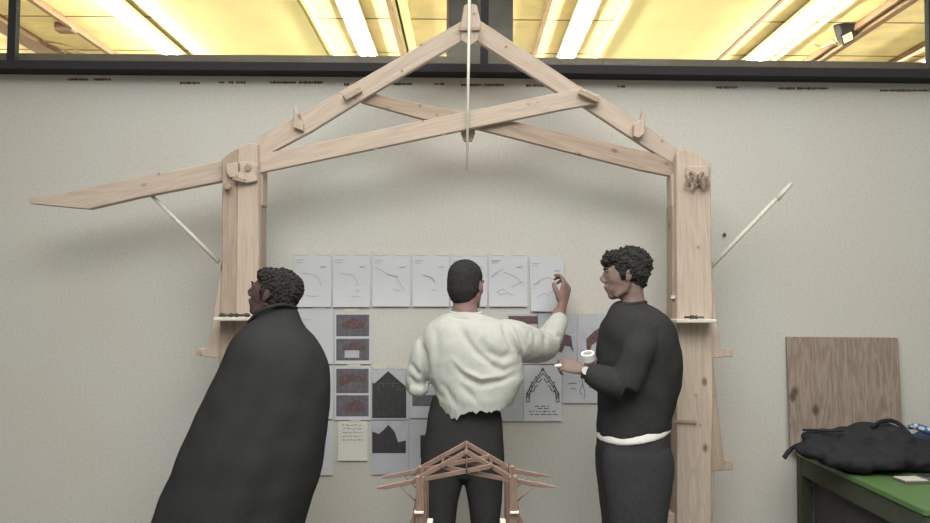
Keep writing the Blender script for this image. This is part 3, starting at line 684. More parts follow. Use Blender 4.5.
# bag
bgo = empty('backpack', (P(860, 450, 3.95).x, 3.9, zd), 'flattened black backpack lying across the green desk', 'bag')
YBg = 3.93
bm = bmesh.new()
def be(px, py, rx, rz, ry, Y=YBg):
    c = P(px, py, Y); add_ell(bm, c, (rx / ppm(Y), ry, rz / ppm(Y)))
for x, y, rx, rz, ry in [(828, 447, 23, 14, .13), (850, 446, 30, 19, .15), (870, 444, 28, 21, .16), (887, 444, 24, 20, .16), (905, 452, 26, 16, .16), (926, 457, 24, 15, .16), (818, 441, 14, 10, .09), (945, 458, 22, 16, .14), (812, 438, 10, 8, .06), (826, 438, 20, 8, .08)]: be(x, y, rx, rz, ry)
for x, y, rx, rz, ry in [(818, 450, 20, 10, .12), (836, 454, 22, 13, .12), (862, 456, 30, 13, .14), (886, 455, 30, 14, .14), (907, 459, 26, 13, .12), (935, 462, 30, 12, .12)]: be(x, y, rx, rz, ry, 3.80)
for x, y, rx, rz, ry in [(838, 460, 14, 8, .08), (856, 462, 22, 10, .08), (880, 462, 26, 9, .08)]: be(x, y, rx, rz, ry, 3.70)
for v in bm.verts:
    if v.co.z < zd + .004: v.co.z = zd + .004
bg = remesh(bm, .007, 3)
wrinkle(bg, .012, 14, (1, 1, 2.2))
for v in bg.verts:
    if v.co.z < zd + .002: v.co.z = zd + .002
BAG = plain('black_nylon', (.032, .032, .036), .9, .05, .1, 30)
link('bag_body', bg, BAG, bgo, smooth=True)
pp, rr = smooth_path([P(812, 437, 3.95), P(803, 443, 3.97), P(796, 446, 3.9), P(789, 451, 3.86), P(784, 458, 3.84)], [.012] * 5); bm = bmesh.new(); add_tube(bm, pp, rr, 8, .35)
link('strap', bm, BAG, bgo, smooth=True)
pp, rr = smooth_path([P(872, 427, 3.84), P(881, 421.5, 3.88), P(893, 421, 3.92), P(903, 427, 3.9), P(908, 434, 3.86)], [.010] * 5); bm = bmesh.new(); add_tube(bm, pp, rr, 8, .6)
link('grab_handle', bm, BAG, bgo, smooth=True)
pp, rr = smooth_path([P(803, 430, 3.92), P(815, 430, 3.88), P(830, 431, 3.85), P(845, 430, 3.82)], [.006] * 4); bm = bmesh.new(); add_tube(bm, pp, rr, 8); link('zip_seam', bm, BAG, bgo, smooth=True)
# blue jacket
NAVY = plain('navy_cloth', (.045, .05, .085), .9, .1, .1, 40)
bm = bmesh.new()
for x, y, rx, rz, ry in [(935, 441, 30, 12, .12), (918, 441, 16, 8, .1), (955, 443, 25, 12, .12)]:
    c = P(x, y, 4.18); add_ell(bm, c, (rx / ppm(4.18), .05, rz / ppm(4.1)))
for v in bm.verts: v.co.z = max(v.co.z, zd + .004)
jk = remesh(bm, .008, 3); wrinkle(jk, .01, 18)
for v in jk.verts: v.co.z = max(v.co.z, zd + .002)
jo = empty('jacket', (P(930, 450, 4.1).x, 4.1, zd), 'navy jacket with a blue and white patterned lining bundled behind the bag', 'jacket')
link('jacket_body', jk, NAVY, jo, smooth=True)
m, n, b_ = nt('blue_white_pattern'); ck = n.nodes.new('ShaderNodeTexVoronoi'); ck.inputs['Scale'].default_value = 42; tc = n.nodes.new('ShaderNodeTexCoord'); n.links.new(tc.outputs['Object'], ck.inputs['Vector'])
rp = n.nodes.new('ShaderNodeValToRGB'); rp.color_ramp.interpolation = 'CONSTANT'; rp.color_ramp.elements[0].color = (.5, .55, .62, 1); rp.color_ramp.elements[1].color = (.06, .12, .26, 1); rp.color_ramp.elements[1].position = .42
n.links.new(ck.outputs['Distance'], rp.inputs['Fac']); n.links.new(rp.outputs['Color'], b_.inputs['Base Color'])
bm = bmesh.new(); pp, rr = smooth_path([P(908, 427.5, 4.06), P(916, 426.5, 4.02), P(926, 430, 3.99), P(938, 434, 3.98)], [.010, .017, .019, .016]); add_tube(bm, pp, rr, 10, .8); link('patterned_lining', bm, m, jo, smooth=True)
# cards on desk
zc = zd + .0005
def flat(name, x, y, w, d, h, rz, mat, par, bev=.001, z0=None):
    Y = None
    dd = R3 @ Vector((x - 465, -(y - 261.5), -F)); p = CAM + dd * ((zd - CAM.z) / dd.z)
    bm = bmesh.new(); g = bmesh.ops.create_cube(bm, size=1); zz = (z0 or 0) + zc
    bmesh.ops.transform(bm, matrix=Matrix.Translation((p.x, p.y, zz + h / 2)) @ Matrix.Rotation(rz, 4, 'Z') @ Matrix.Diagonal((w, d, h, 1)), verts=g['verts'])
    return link(name, bm, mat, par, bevel=bev), p
o, p = flat('notebook', 911, 482, .11, .09, .012, .1, plain('notebook_dark', (.14, .12, .10), .7), None); tag(o, 'small dark notebook with a pale cover near the desk\'s left edge', 'notebook')
bm = bmesh.new(); g = bmesh.ops.create_cube(bm, size=1); bmesh.ops.transform(bm, matrix=Matrix.Translation((p.x, p.y, zc + .014)) @ Matrix.Rotation(.1, 4, 'Z') @ Matrix.Diagonal((.105, .085, .003, 1)), verts=g['verts']); link('cover', bm, plain('notebook_pale', (.55, .53, .47), .7), o)
o, p = flat('phone', 930, 478, .12, .07, .010, .35, plain('phone_grey', (.17, .16, .15), .3, .5), None, .002); tag(o, 'grey phone lying beside the small notebook on the green desk', 'phone')
bm = bmesh.new(); g = bmesh.ops.create_cube(bm, size=1); bmesh.ops.transform(bm, matrix=Matrix.Translation((p.x, p.y, zc + .0105)) @ Matrix.Rotation(.35, 4, 'Z') @ Matrix.Diagonal((.105, .06, .001, 1)), verts=g['verts']); link('screen', bm, plain('phone_screen', (.07, .07, .075), .2, .5), o)

# ------------------------------------------------------------------ people
def frame(origin, fwd, up=(0, 0, 1), s=1.0):
    f_ = Vector(fwd).normalized(); u = Vector(up); r = f_.cross(u).normalized(); u = r.cross(f_)
    M = Matrix((r, f_, u)).transposed().to_4x4()
    return Matrix.Translation(origin) @ M @ Matrix.Scale(s, 4)
def tubeM(bm, M, pts, rad, n=12, flat=1.0, fd=None):
    sc = M.to_scale()[0]
    add_tube(bm, [M @ Vector(p) for p in pts], [r * sc for r in rad] if isinstance(rad, (list, tuple)) else rad * sc, n, flat, (M.to_3x3() @ Vector(fd)).normalized() if fd else None)
def head_shapes(bm, M):
    E = lambda c, r, rot=None: add_ell(bm, (0, 0, 0), (1, 1, 1), M @ Matrix.Translation(c) @ (rot or Matrix.Identity(4)) @ Matrix.Diagonal((*r, 1)), 24)
    E((0, -.016, .035), (.073, .094, .082))
    E((0, .030, -.005), (.064, .066, .085))
    E((0, .036, -.055), (.052, .056, .055))
    E((0, .064, -.092), (.026, .024, .022))            # chin
    for s in (-1, 1):
        tubeM(bm, M, [(s * .058, -.005, -.035), (s * .053, .01, -.072), (s * .03, .052, -.098)], [.017, .015, .014])   # jaw line
        E((s * .038, .058, -.022), (.020, .020, .020))  # cheek
        E((s * .030, .083, .022), (.024, .012, .008))   # brow
        E((s * .011, .098, -.028), (.009, .011, .008))  # nostril wing
        E((s * .032, .080, .004), (.014, .010, .006))   # eyelid
        E((s * .076, -.008, -.004), (.008, .018, .030), Matrix.Rotation(s * -.25, 4, 'Z') @ Matrix.Rotation(.15, 4, 'X'))
        E((s * .073, .002, -.024), (.008, .010, .011))
    tubeM(bm, M, [(0, .086, .022), (0, .097, .002), (0, .108, -.016), (0, .108, -.025)], [.009, .010, .012, .010])
    E((0, .094, -.051), (.022, .010, .006)); E((0, .091, -.062), (.018, .010, .007)); E((0, .085, -.075), (.016, .008, .006))
def soft_head(b, M):
    Mi = M.inverted()
    vs = []
    for v in b.verts:
        q = Mi @ v.co
        if q.length < .17 and q.z > -.13 and not (q.y > .088 and abs(q.x) < .028 and q.z > -.04): vs.append(v)
    for _ in range(7): bmesh.ops.smooth_vert(b, verts=vs, factor=.5, use_axis_x=True, use_axis_y=True, use_axis_z=True)
    b.normal_update(); return b
def eyes(par, M):
    for s in (-1, 1):
        c = M @ Vector((s * .031, .0785, .005)); bm = bmesh.new(); add_ell(bm, c, (.0105,) * 3, None, 14); e = link('eye', bm, EYEW, par, smooth=True)
        c2 = M @ Vector((s * .031, .0835, .005)); bm = bmesh.new(); add_ell(bm, c2, (.0068,) * 3, None, 12); link('iris', bm, IRIS, e, smooth=True)
def brows(par, M):
    for s in (-1, 1):
        bm = bmesh.new(); tubeM(bm, M, [(s * .012, .095, .026), (s * .03, .096, .031), (s * .05, .080, .026)], [.003, .0038, .002], 8); link('eyebrow', bm, HAIR, par, smooth=True)
def neck(bm, M, base, r=.055, r2=.062):
    a = M @ Vector((0, -.022, -.04)); b_ = Vector(base); pp, rr = smooth_path([a, a.lerp(b_, .5), b_], [r, r * .97, r2]); add_tube(bm, pp, rr, 20)
def hand_shapes(bm, wrist, xdir, back, curl=(.5, .5, .6, .7), s=1.0, left=False, thumb=.6, spread=.06):
    """xdir = from wrist to knuckles, back = out of the back of the hand"""
    x = Vector(xdir).normalized(); z = Vector(back); z = (z - x * z.dot(x)).normalized(); y = z.cross(x)
    if left: y = -y
    M = Matrix((x, y, z)).transposed().to_4x4(); M = Matrix.Translation(wrist) @ M @ Matrix.Scale(s, 4)
    tubeM(bm, M, [(-.03, 0, 0), (.0, 0, 0), (.02, .0, 0), (.05, 0, 0), (.078, 0, 0), (.090, 0, 0)], [.027, .028, .036, .041, .041, .034], 18, .40, (0, 0, 1)) if False else None
    # palm: flattened loft in local frame
    rings = []
    for px_, w, t in [(-.03, .026, .020), (0, .027, .019), (.025, .035, .017), (.055, .041, .015), (.08, .041, .013), (.093, .037, .010)]:
        rings.append([bm.verts.new(M @ Vector((px_, w * math.cos(2 * PI * k / 20), t * math.sin(2 * PI * k / 20)))) for k in range(20)])
    for a, b_ in zip(rings, rings[1:]):
        for k in range(20): bm.faces.new((a[k], a[(k + 1) % 20], b_[(k + 1) % 20], b_[k]))
    bm.faces.new(rings[0][::-1]); bm.faces.new(rings[-1])
    for (y0, ln, r), c, sp in zip([(.030, .072, .0088), (.010, .080, .0090), (-.011, .074, .0086), (-.031, .058, .0078)], curl, (spread, spread * .3, -spread * .4, -spread * 1.2)):
        p = Vector((.084, y0, .001)); pts = [Vector((.06, y0 * .9, .001)), p]; rad = [r, r * 1.05]; ang = 0
        for k, f_ in enumerate((.45, .32, .23)):
            ang += c * (.8 if k == 0 else 1.1); d = Vector((math.cos(ang), math.sin(sp) * math.cos(ang), -math.sin(ang)))
            p = p + d * ln * f_; pts.append(p); rad.append(r * (1 - .08 * (k + 1)))
        pp, rr = smooth_path(pts, rad, 3); tubeM(bm, M, pp, rr, 12); add_ell(bm, (0, 0, 0), (1, 1, 1), M @ Matrix.Translation(pts[-1]) @ Matrix.Diagonal((*(rad[-1],) * 3, 1)), 10)
    tp = [(.012, .020, -.006), (.035, .040, -.014), (.058, .052, -.018 - .010 * thumb), (.080, .050 - .012 * thumb, -.022 - .022 * thumb)]
    pp, rr = smooth_path(tp, [.015, .0125, .0105, .0088], 3); tubeM(bm, M, pp, rr, 12); add_ell(bm, (0, 0, 0), (1, 1, 1), M @ Matrix.Translation(tp[-1]) @ Matrix.Diagonal((.0088, .0088, .0088, 1)), 10)
    return M
def limb(bm, pts, rad, n=16): pp, rr = smooth_path(pts, rad, 5); add_tube(bm, pp, rr, n)
def shoe(par, ankle, fdir):
    f_ = Vector(fdir).normalized(); M = frame(Vector((ankle.x, ankle.y, 0)), f_)
    bm = bmesh.new(); E = lambda c, r: add_ell(bm, (0, 0, 0), (1, 1, 1), M @ Matrix.Translation(c) @ Matrix.Diagonal((*r, 1)), 20)
    E((0, .0, .045), (.042, .06, .045)); E((0, .08, .035), (.046, .10, .035)); E((0, .14, .028), (.045, .07, .026)); tubeM(bm, M, [(0, -.005, .04), (0, -.01, .12)], [.045, .048], 16)
    for v in bm.verts: v.co.z = max(v.co.z, .004)
    b2 = remesh(bm, .006, 2)
    s_ = link('shoe', b2, SHOE, par, smooth=True)
    bm = bmesh.new(); pts = []
    for k in range(24):
        a = 2 * PI * k / 24; w = .047 + .004 * math.sin(a); pts.append(M @ Vector((w * math.cos(a), .065 + .145 * math.sin(a), 0)))
    lo = [bm.verts.new((p.x, p.y, .0005)) for p in pts]; hi = [bm.verts.new((p.x, p.y, .018)) for p in pts]
    bm.faces.new(lo[::-1]); bm.faces.new(hi)
    for k in range(24): bm.faces.new((lo[k], lo[(k + 1) % 24], hi[(k + 1) % 24], hi[k]))
    link('sole', bm, DARKFR, s_)
def hair_cap(M, rows, amp, sc, vox=.004, extra=None, name='hair', par=None, curls=0, seed=1):
    bm = bmesh.new()
    for c, r in rows: add_ell(bm, (0, 0, 0), (1, 1, 1), M @ Matrix.Translation(c) @ Matrix.Diagonal((*r, 1)), 28)
    b2 = remesh(bm, vox, 10)
    for v in b2.verts:
        q = v.co * sc; v.co += v.normal * amp * (noise.noise(q) + .5 * noise.noise(q * 2.1))
    if curls:
        r_ = random.Random(seed); b2.verts.ensure_lookup_table(); vs = [b2.verts[r_.randrange(len(b2.verts))].co.copy() for _ in range(curls)]
        for c in vs: add_ell(b2, c, (r_.uniform(.0045, .008),) * 3, None, 8)
    return link(name, b2, HAIR, par, smooth=True)

# ---- middle person ------------------------------------------------
Y2 = 3.70
pm = empty('person', (P(462, 400, Y2).x, Y2, 0), 'person seen from behind in a cropped white sweatshirt, one hand raised to a sheet', 'person')
HH = H2 = frame(P(467, 285.5, Y2 + .03), (math.sin(.5), math.cos(.5), -.04), s=.97)
bm = bmesh.new(); head_shapes(bm, H2)
nb = P(465, 318, Y2); neck(bm, H2, nb, .057, .068)
S = ppm(Y2)
body_rows = dens(sil([(316, 452, 478, .05), (324, 443, 494, .065), (342, 431, 506, .09), (370, 431, 504, .10), (400, 437, 497, .095), (430, 430, 498, .10), (452, 428, 498, .10), (462, 440, 488, .08)], Y2), 3)
add_loft(bm, body_rows)
zfl = 0
def leg2(xh, xk, xa):
    hp = P(xh, 455, Y2); kn = P(xk, 540, Y2); an = P(xa, 620, Y2); an.z = .07
    limb(bm, [hp, hp.lerp(kn, .5), kn, kn.lerp(an, .4), an], [.078, .064, .042, .040, .033]); return an
anL = leg2(446, 440.5, 440); anR = leg2(482, 486, 486.5)
for an in (anL, anR): limb(bm, [an + Vector((0, -.03, -.02)), an + Vector((0, .08, -.04)), an + Vector((0, .15, -.045))], [.033, .03, .02])
# right arm raised
sh = P(506, 336, Y2); el = P(547, 342, 3.93); wr = P(559.5, 311, 4.10)
limb(bm, [sh, sh.lerp(el, .5), el], [.05, .046, .04]); limb(bm, [el, el.lerp(wr, .4), wr], [.042, .038, .031])
hw = P(562.5, 304, 4.10)
hd = (P(566.5, 285, 4.13) - hw)
hand_shapes(bm, hw, hd, (.80, -.60, -.1), (.55, .68, .78, .85), 1.16, thumb=.9, spread=.03)
# left arm, forearm forward
sl = P(438, 346, Y2); e2 = P(416, 384, Y2 + .03); w2 = P(424, 372, Y2 + .26)
limb(bm, [sl, sl.lerp(e2, .5), e2], [.040, .040, .034]); limb(bm, [e2, e2.lerp(w2, .4), w2], [.036, .032, .026])
hand_shapes(bm, w2, w2 - e2, (-.8, 0, .5), (.4, .45, .5, .55), .95, left=True)
body = link('body', soft_head(remesh(bm, .0042, 2), HH), SKIN2, pm, smooth=True)
eyes(pm, H2); brows(pm, H2)
hair_cap(H2, [((0, -.022, .042), (.0805, .097, .083)), ((0, -.030, .015), (.0795, .092, .086)), ((0, -.042, -.012), (.0755, .078, .078)), ((0, -.052, -.045), (.062, .052, .052))], .0012, 90, par=pm)
# trousers
bm = bmesh.new()
add_loft(bm, dens(sil([(396, 433, 497, .10), (415, 428, 501, .112), (430, 426, 503, .12), (445, 423, 504, .125), (460, 421.5, 504, .12), (476, 423, 502, .08)], Y2), 3), p=2.3)
for rows in ([(455, 421.5, 463, .11), (475, 421.5, 464, .105), (500, 423, 459, .09), (523, 425.5, 455.5, .08), (560, 428, 452.5, .07), (600, 430, 450, .06), (622, 430, 449, .055)],
             [(455, 463, 504, .11), (475, 463.5, 503, .105), (500, 467.5, 502, .09), (523, 471, 500, .08), (560, 474, 498, .07), (600, 476, 496, .06), (622, 477, 496, .055)]):
    add_loft(bm, dens(sil(rows, Y2), 4))
b2 = remesh(bm, .006, 3); wrinkle(b2, .004, 9, (1, 1, 1))
link('trousers', b2, BLACK, pm, smooth=True)
shoe(pm, anL, (-.1, 1, 0)); shoe(pm, anR, (.15, 1, 0))
# sweatshirt
bm = bmesh.new()
add_loft(bm, dens(sil([(311.5, 452, 479, .062), (314, 447, 486, .075), (318, 438, 496, .09), (325, 428, 511, .115), (335, 422, 518, .135), (348, 421, 520, .148), (365, 423, 522, .155), (385, 429.5, 523, .16), (400, 434, 520, .16), (408, 437, 517, .155), (417, 441, 512, .15)], Y2), 4), 56, 2.25)
A = lambda x, y, Y: P(x, y, Y)
limb(bm, [A(490, 339, Y2), A(502, 338, Y2), A(516, 341.5, Y2 + .02), A(530, 345.5, Y2 + .1), A(541, 346, Y2 + .19), A(549, 344, Y2 + .25)], [.06, .088, .094, .088, .078, .066], 24)
limb(bm, [A(547, 341, Y2 + .24), A(552, 334, Y2 + .28), A(556.5, 326, Y2 + .33), A(559.5, 319, Y2 + .365)], [.066, .062, .052, .040], 24)
limb(bm, [A(435, 338, Y2), A(425, 350, Y2), A(421, 366, Y2), A(417, 378, Y2 + .01), A(417, 387, Y2 + .02)], [.055, .062, .062, .056, .050], 24)
limb(bm, [A(416, 386, Y2 + .02), A(419, 385, Y2 + .09), A(422, 381, Y2 + .16)], [.052, .052, .044], 24)
# bunched cuffs
limb(bm, [A(411, 389, Y2 - .01), A(420, 390, Y2 - .02), A(428, 388, Y2 + .0)], [.028, .036, .022], 16)
limb(bm, [A(554, 320, Y2 + .33), A(560, 318, Y2 + .345), A(565, 321, Y2 + .37)], [.020, .026, .018], 14)
b2 = remesh(bm, .0045, 12)
wrinkle(b2, .010, 7, (1, 1, .7)); wrinkle(b2, .003, 26, (1, 1, .6))
b2.normal_update()
Z = lambda x, y: (395 + x / 4.022, 300 + y / 4.022)
creases(b2, [([Z(250, 90), Z(285, 150), Z(320, 205), Z(385, 262), Z(440, 285), Z(490, 262)], 3.2, .020),
             ([Z(330, 150), Z(370, 205), Z(430, 232), Z(480, 215)], 4.0, .018),
             ([Z(300, 190), Z(350, 250), Z(410, 282)], 2.2, -.008),
             ([Z(240, 260), Z(285, 315), Z(345, 345), Z(430, 330), Z(500, 290)], 3.0, .016),
             ([Z(230, 235), Z(275, 285), Z(345, 318), Z(440, 303)], 2.2, -.010),
             ([Z(255, 330), Z(300, 390), Z(330, 430)], 3.0, .010), ([Z(180, 330), Z(230, 400), Z(260, 440)], 3.0, .008), ([Z(130, 330), Z(155, 380), Z(200, 415)], 2.6, .008),
             ([Z(100, 165), Z(118, 220), Z(124, 280), Z(132, 350)], 2.2, .020),
             ([Z(60, 250), Z(85, 290), Z(110, 310)], 2.2, .012), ([Z(50, 300), Z(80, 335), Z(120, 350)], 2.2, .012),
             ([Z(430, 90), Z(455, 150), Z(480, 210)], 2.4, .014), ([Z(480, 95), Z(510, 150), Z(530, 210)], 2.4, .014), ([Z(455, 90), Z(485, 150), Z(510, 215)], 2.0, -.008),
             ([(530, 320), (536, 335), (536, 352)], 2.2, .010), ([(541, 322), (546, 335), (545, 350)], 2.0, .010), ([(520, 318), (530, 330), (528, 350)], 2.0, .006), ([(549, 330), (556, 336), (562, 337)], 1.8, .008),
             ([Z(215, 60), Z(250, 72), Z(300, 76), Z(345, 68)], 1.0, .004), ([Z(160, 100), Z(170, 180), Z(165, 260)], 4, .008)], Y2)
hx = [425, 434, 438, 441, 446, 452, 455, 457, 460, 464, 470, 480, 490, 500, 506, 510, 514, 517, 519, 522, 526]
hy = [392, 402, 410, 413, 415, 416.5, 419, 420, 416, 413.5, 413, 412.5, 411.5, 410.5, 408, 406, 404, 399, 396, 391, 388]
b2.normal_update()
jr = random.Random(3); jag = [jr.uniform(-2.4, 2.0) for _ in range(400)]
for v in b2.verts:
    x, y = proj(v.co)
    if y > 378 and 428 < x < 530:
        tgt = float(np.interp(x, hx, hy)); q = (x * .55 + (40 if v.co.y > Y2 else 0)); k = int(q) % 400; t = q - int(q)
        tgt += jag[k] * (1 - t) + jag[(k + 1) % 400] * t
        fr_ = (y - 378) / (417.5 - 378); fr_ = min(fr_, 1.02)
        dy = (378 + fr_ * (tgt - 378)) - y
        v.co.z -= dy / S * (1 if v.co.y < Y2 + .2 else .6)
link('sweatshirt', b2, WHITEJ, pm, smooth=True)
# collar rib
bm = bmesh.new(); n = 40; c0 = P(465.5, 313, Y2); pts = [c0 + Vector((.073 * math.cos(2 * PI * k / n), .068 * math.sin(2 * PI * k / n), .006 * math.sin(2 * PI * k / n) + .004 * math.cos(4 * PI * k / n))) for k in range(n + 1)]
add_tube(bm, pts, .009, 8); link('collar', bm, WHITEJ, pm, smooth=True)

# ---- right person --------------------------------------------------
Y3 = 3.50
pr = empty('person', (P(632, 400, Y3).x, Y3, 0), 'person facing left in a black sweatshirt with a white shirt hem, hands out front', 'person')
HH = H3 = frame(P(625.5, 274.5, Y3), (-1, .10, -.06), s=.95)
bm = bmesh.new(); head_shapes(bm, H3); neck(bm, H3, P(634, 312, Y3), .052, .062)
S3 = ppm(Y3)
add_loft(bm, dens(sil([(304, 622, 648, .06), (312, 618, 655, .09), (325, 611, 662, .14), (345, 605, 668, .16), (380, 606, 664, .14), (405, 605, 664, .14), (430, 603, 664, .155), (450, 603, 662, .15), (460, 615, 655, .1)], Y3), 3))
ank = []
for xh, xk, xa, dy in ((638, 630, 640, -.085), (634, 626, 630, .085)):
    hp = P(xh, 452, Y3) + Vector((0, dy, 0)); kn = P(xk, 560, Y3) + Vector((0, dy, 0)); an = P(xa, 640, Y3) + Vector((0, dy, 0)); an.z = .075; ank.append(an)
    limb(bm, [hp, hp.lerp(kn, .5), kn, kn.lerp(an, .4) + Vector((.01, 0, 0)), an], [.084, .072, .055, .053, .038]); limb(bm, [an + Vector((.03, 0, -.02)), an + Vector((-.08, 0, -.045)), an + Vector((-.15, 0, -.05))], [.033, .03, .02])
s1, e1, w1 = P(641, 340, Y3 - .12), P(625, 387, Y3 - .21), P(585, 371.5, Y3 - .15)
limb(bm, [s1, s1.lerp(e1, .5), e1], [.045, .045, .038]); limb(bm, [e1, e1.lerp(w1, .4), w1], [.040, .036, .026])
hn = P(582.5, 370, Y3 - .145)
hand_shapes(bm, hn, P(563, 364, Y3 - .12) - hn, (0, -.75, .65), (.45, .6, .75, .9), .85, left=True, thumb=.2, spread=.02)
s4, e4, w4 = P(632, 340, Y3 + .12), P(613, 375, Y3 + .21), P(601, 361, Y3 + .19)
w4 = P(599, 360, Y3 + .10)
limb(bm, [s4, s4.lerp(e4, .5), e4], [.045, .045, .038]); limb(bm, [e4, e4.lerp(w4, .5), w4], [.040, .034, .026])
hand_shapes(bm, w4, P(588, 358, Y3 + .0) - w4, (.2, .5, .8), (.5, .6, .7, .8), .85, thumb=.3)
link('body', soft_head(remesh(bm, .0042, 2), HH), SKIN3, pr, smooth=True); eyes(pr, H3); brows(pr, H3)
hair_cap(H3, [((0, -.026, .046), (.081, .099, .080)), ((0, -.052, .008), (.074, .056, .072)), ((0, -.058, -.035), (.055, .032, .040)), ((0, .052, .078), (.066, .046, .034)), ((0, .080, .064), (.05, .024, .024)),
              ((.062, -.02, .02), (.022, .045, .045)), ((-.062, -.02, .02), (.022, .045, .045)), ((.066, .012, .01), (.013, .014, .040)), ((-.066, .012, .01), (.013, .014, .040))], .008, 42, par=pr, curls=520, seed=4)
# trousers
bm = bmesh.new()
add_loft(bm, dens(sil([(420, 601, 668, .17), (440, 597.5, 668.5, .175), (455, 598, 669, .17), (475, 602, 664, .14), (492, 610, 656, .09)], Y3), 3), p=2.3)
for dy in (-.09, .09):
    add_loft(bm, dens([(z, cx_, rx_, Y3 + dy, ry_) for z, cx_, rx_, _, ry_ in sil([(436, 606, 660, .07), (450, 599, 667, .09), (466, 598.5, 668.5, .095), (480, 600, 666.5, .095), (505, 603, 662.5, .095), (523, 605, 660, .09), (560, 606, 655, .08), (600, 614, 655, .07), (638, 618, 654, .06)], Y3)], 4))
b2 = remesh(bm, .006, 3); wrinkle(b2, .004, 9, (1, 1, 1)); link('trousers', b2, plain('black_denim', (.046, .046, .048), .95, .05, .1, 60), pr, smooth=True)
for an in ank: shoe(pr, an, (-1, .05, 0))
# white tee hem
bm = bmesh.new(); add_loft(bm, dens(sil([(424, 600, 667, .175), (429, 598, 668.5, .182), (434, 597.5, 668.5, .184), (436, 600, 667, .18)], Y3), 3), 56, 2.2)
for v in bm.verts:
    x, y = proj(v.co); v.co.z += (((x - 632) * .125 + 2.0 * math.sin((x - 600) * .05) * -1) / S3) * 1.0
b2 = remesh(bm, .0045, 1); wrinkle(b2, .0012, 40); link('shirt_hem', b2, TEE, pr, smooth=True)
# sweatshirt
bm = bmesh.new()
add_loft(bm, dens(sil([(302, 619, 643, .068), (305, 614, 650, .085), (309, 611, 658, .13), (316, 607, 665, .185), (325, 602, 671, .205), (337, 599.5, 676, .215), (352, 598, 679.5, .21), (370, 597.5, 680, .20), (388, 598, 678, .19), (403, 598.5, 674, .185), (415, 598, 671, .185), (425, 598, 669.5, .185), (431, 598, 669, .18)], Y3), 4), 56, 2.3)
for v in bm.verts:
    x, y = proj(v.co)
    if y > 415: v.co.z += (((x - 632) * .11 + 1.5 * math.sin((x - 600) * .05) * -1) / S3) * min(1, (y - 415) / 12)
limb(bm, [P(645, 328, Y3 - .14), P(636, 358, Y3 - .19), P(624, 388, Y3 - .21)], [.075, .072, .062], 20)
limb(bm, [P(626, 388, Y3 - .21), P(608, 381, Y3 - .19), P(594, 376, Y3 - .165), P(587, 373, Y3 - .155)], [.064, .058, .050, .038], 20)
limb(bm, [P(635, 328, Y3 + .14), P(622, 355, Y3 + .19), P(613, 376, Y3 + .22)], [.075, .072, .058], 20)
limb(bm, [P(613, 376, Y3 + .22), P(606, 366, Y3 + .18), P(601, 361, Y3 + .12)], [.055, .045, .036], 20)
b2 = remesh(bm, .0055, 3); wrinkle(b2, .008, 12)
link('sweatshirt', b2, BLACK, pr, smooth=True)
bm = bmesh.new(); c0 = P(630, 304, Y3); pts = [c0 + Vector((.066 * math.cos(2 * PI * k / 32), .068 * math.sin(2 * PI * k / 32), -.008 * math.cos(2 * PI * k / 32) * -1)) for k in range(33)]
add_tube(bm, pts, .009, 8); link('collar', bm, BLACK, pr, smooth=True)
# watch
d = (w1 - e1).normalized(); c = w1 - d * .002; u = d.cross(Vector((0, 1, 0))).normalized(); v_ = d.cross(u)
bm = bmesh.new(); add_tube(bm, [c - d * .009, c + d * .009], .0315, 24); WB = plain('watch_strap', (.05, .05, .05), .6); wt = link('watch_strap', bm, WB, pr, smooth=False)
bm = bmesh.new(); q0 = c + Vector((-.004, -.030, .006)); add_bar(bm, q0, q0 + Vector((0, -.008, .002)), .017, n=20); link('watch_face', bm, plain('watch_pale', (.5, .5, .47), .3, .5), wt)
# chalk + tape roll
bm = bmesh.new(); a = P(561, 365.5, Y3 - .115); b_ = P(554.5, 366, Y3 - .12); add_bar(bm, a, b_, .0085, n=12, r2=.006); tag(link('chalk_stub', bm, TEE), 'short white stub pinched in the dark-sweatered person\'s fingertips', 'chalk')
tr_c = P(588, 356.5, Y3 - .02)
bm = bmesh.new(); ro, ri, hh, n = .030, .019, .016, 28
Mt = Matrix.Translation(tr_c) @ Matrix.Rotation(math.radians(22), 4, 'X') @ Matrix.Rotation(math.radians(-10), 4, 'Y')
rg = [[bm.verts.new(Mt @ Vector((r * math.cos(2 * PI * k / n), r * math.sin(2 * PI * k / n), z))) for k in range(n)] for r, z in ((ro, -hh), (ro, hh), (ri, hh), (ri, -hh))]
for i in range(4):
    for k in range(n): bm.faces.new((rg[i][k], rg[i][(k + 1) % n], rg[(i + 1) % 4][(k + 1) % n], rg[(i + 1) % 4][k]))
tag(link('tape_roll', bm, TEE), 'white roll of tape held by the dark-sweatered person near the wristwatch', 'tape roll')

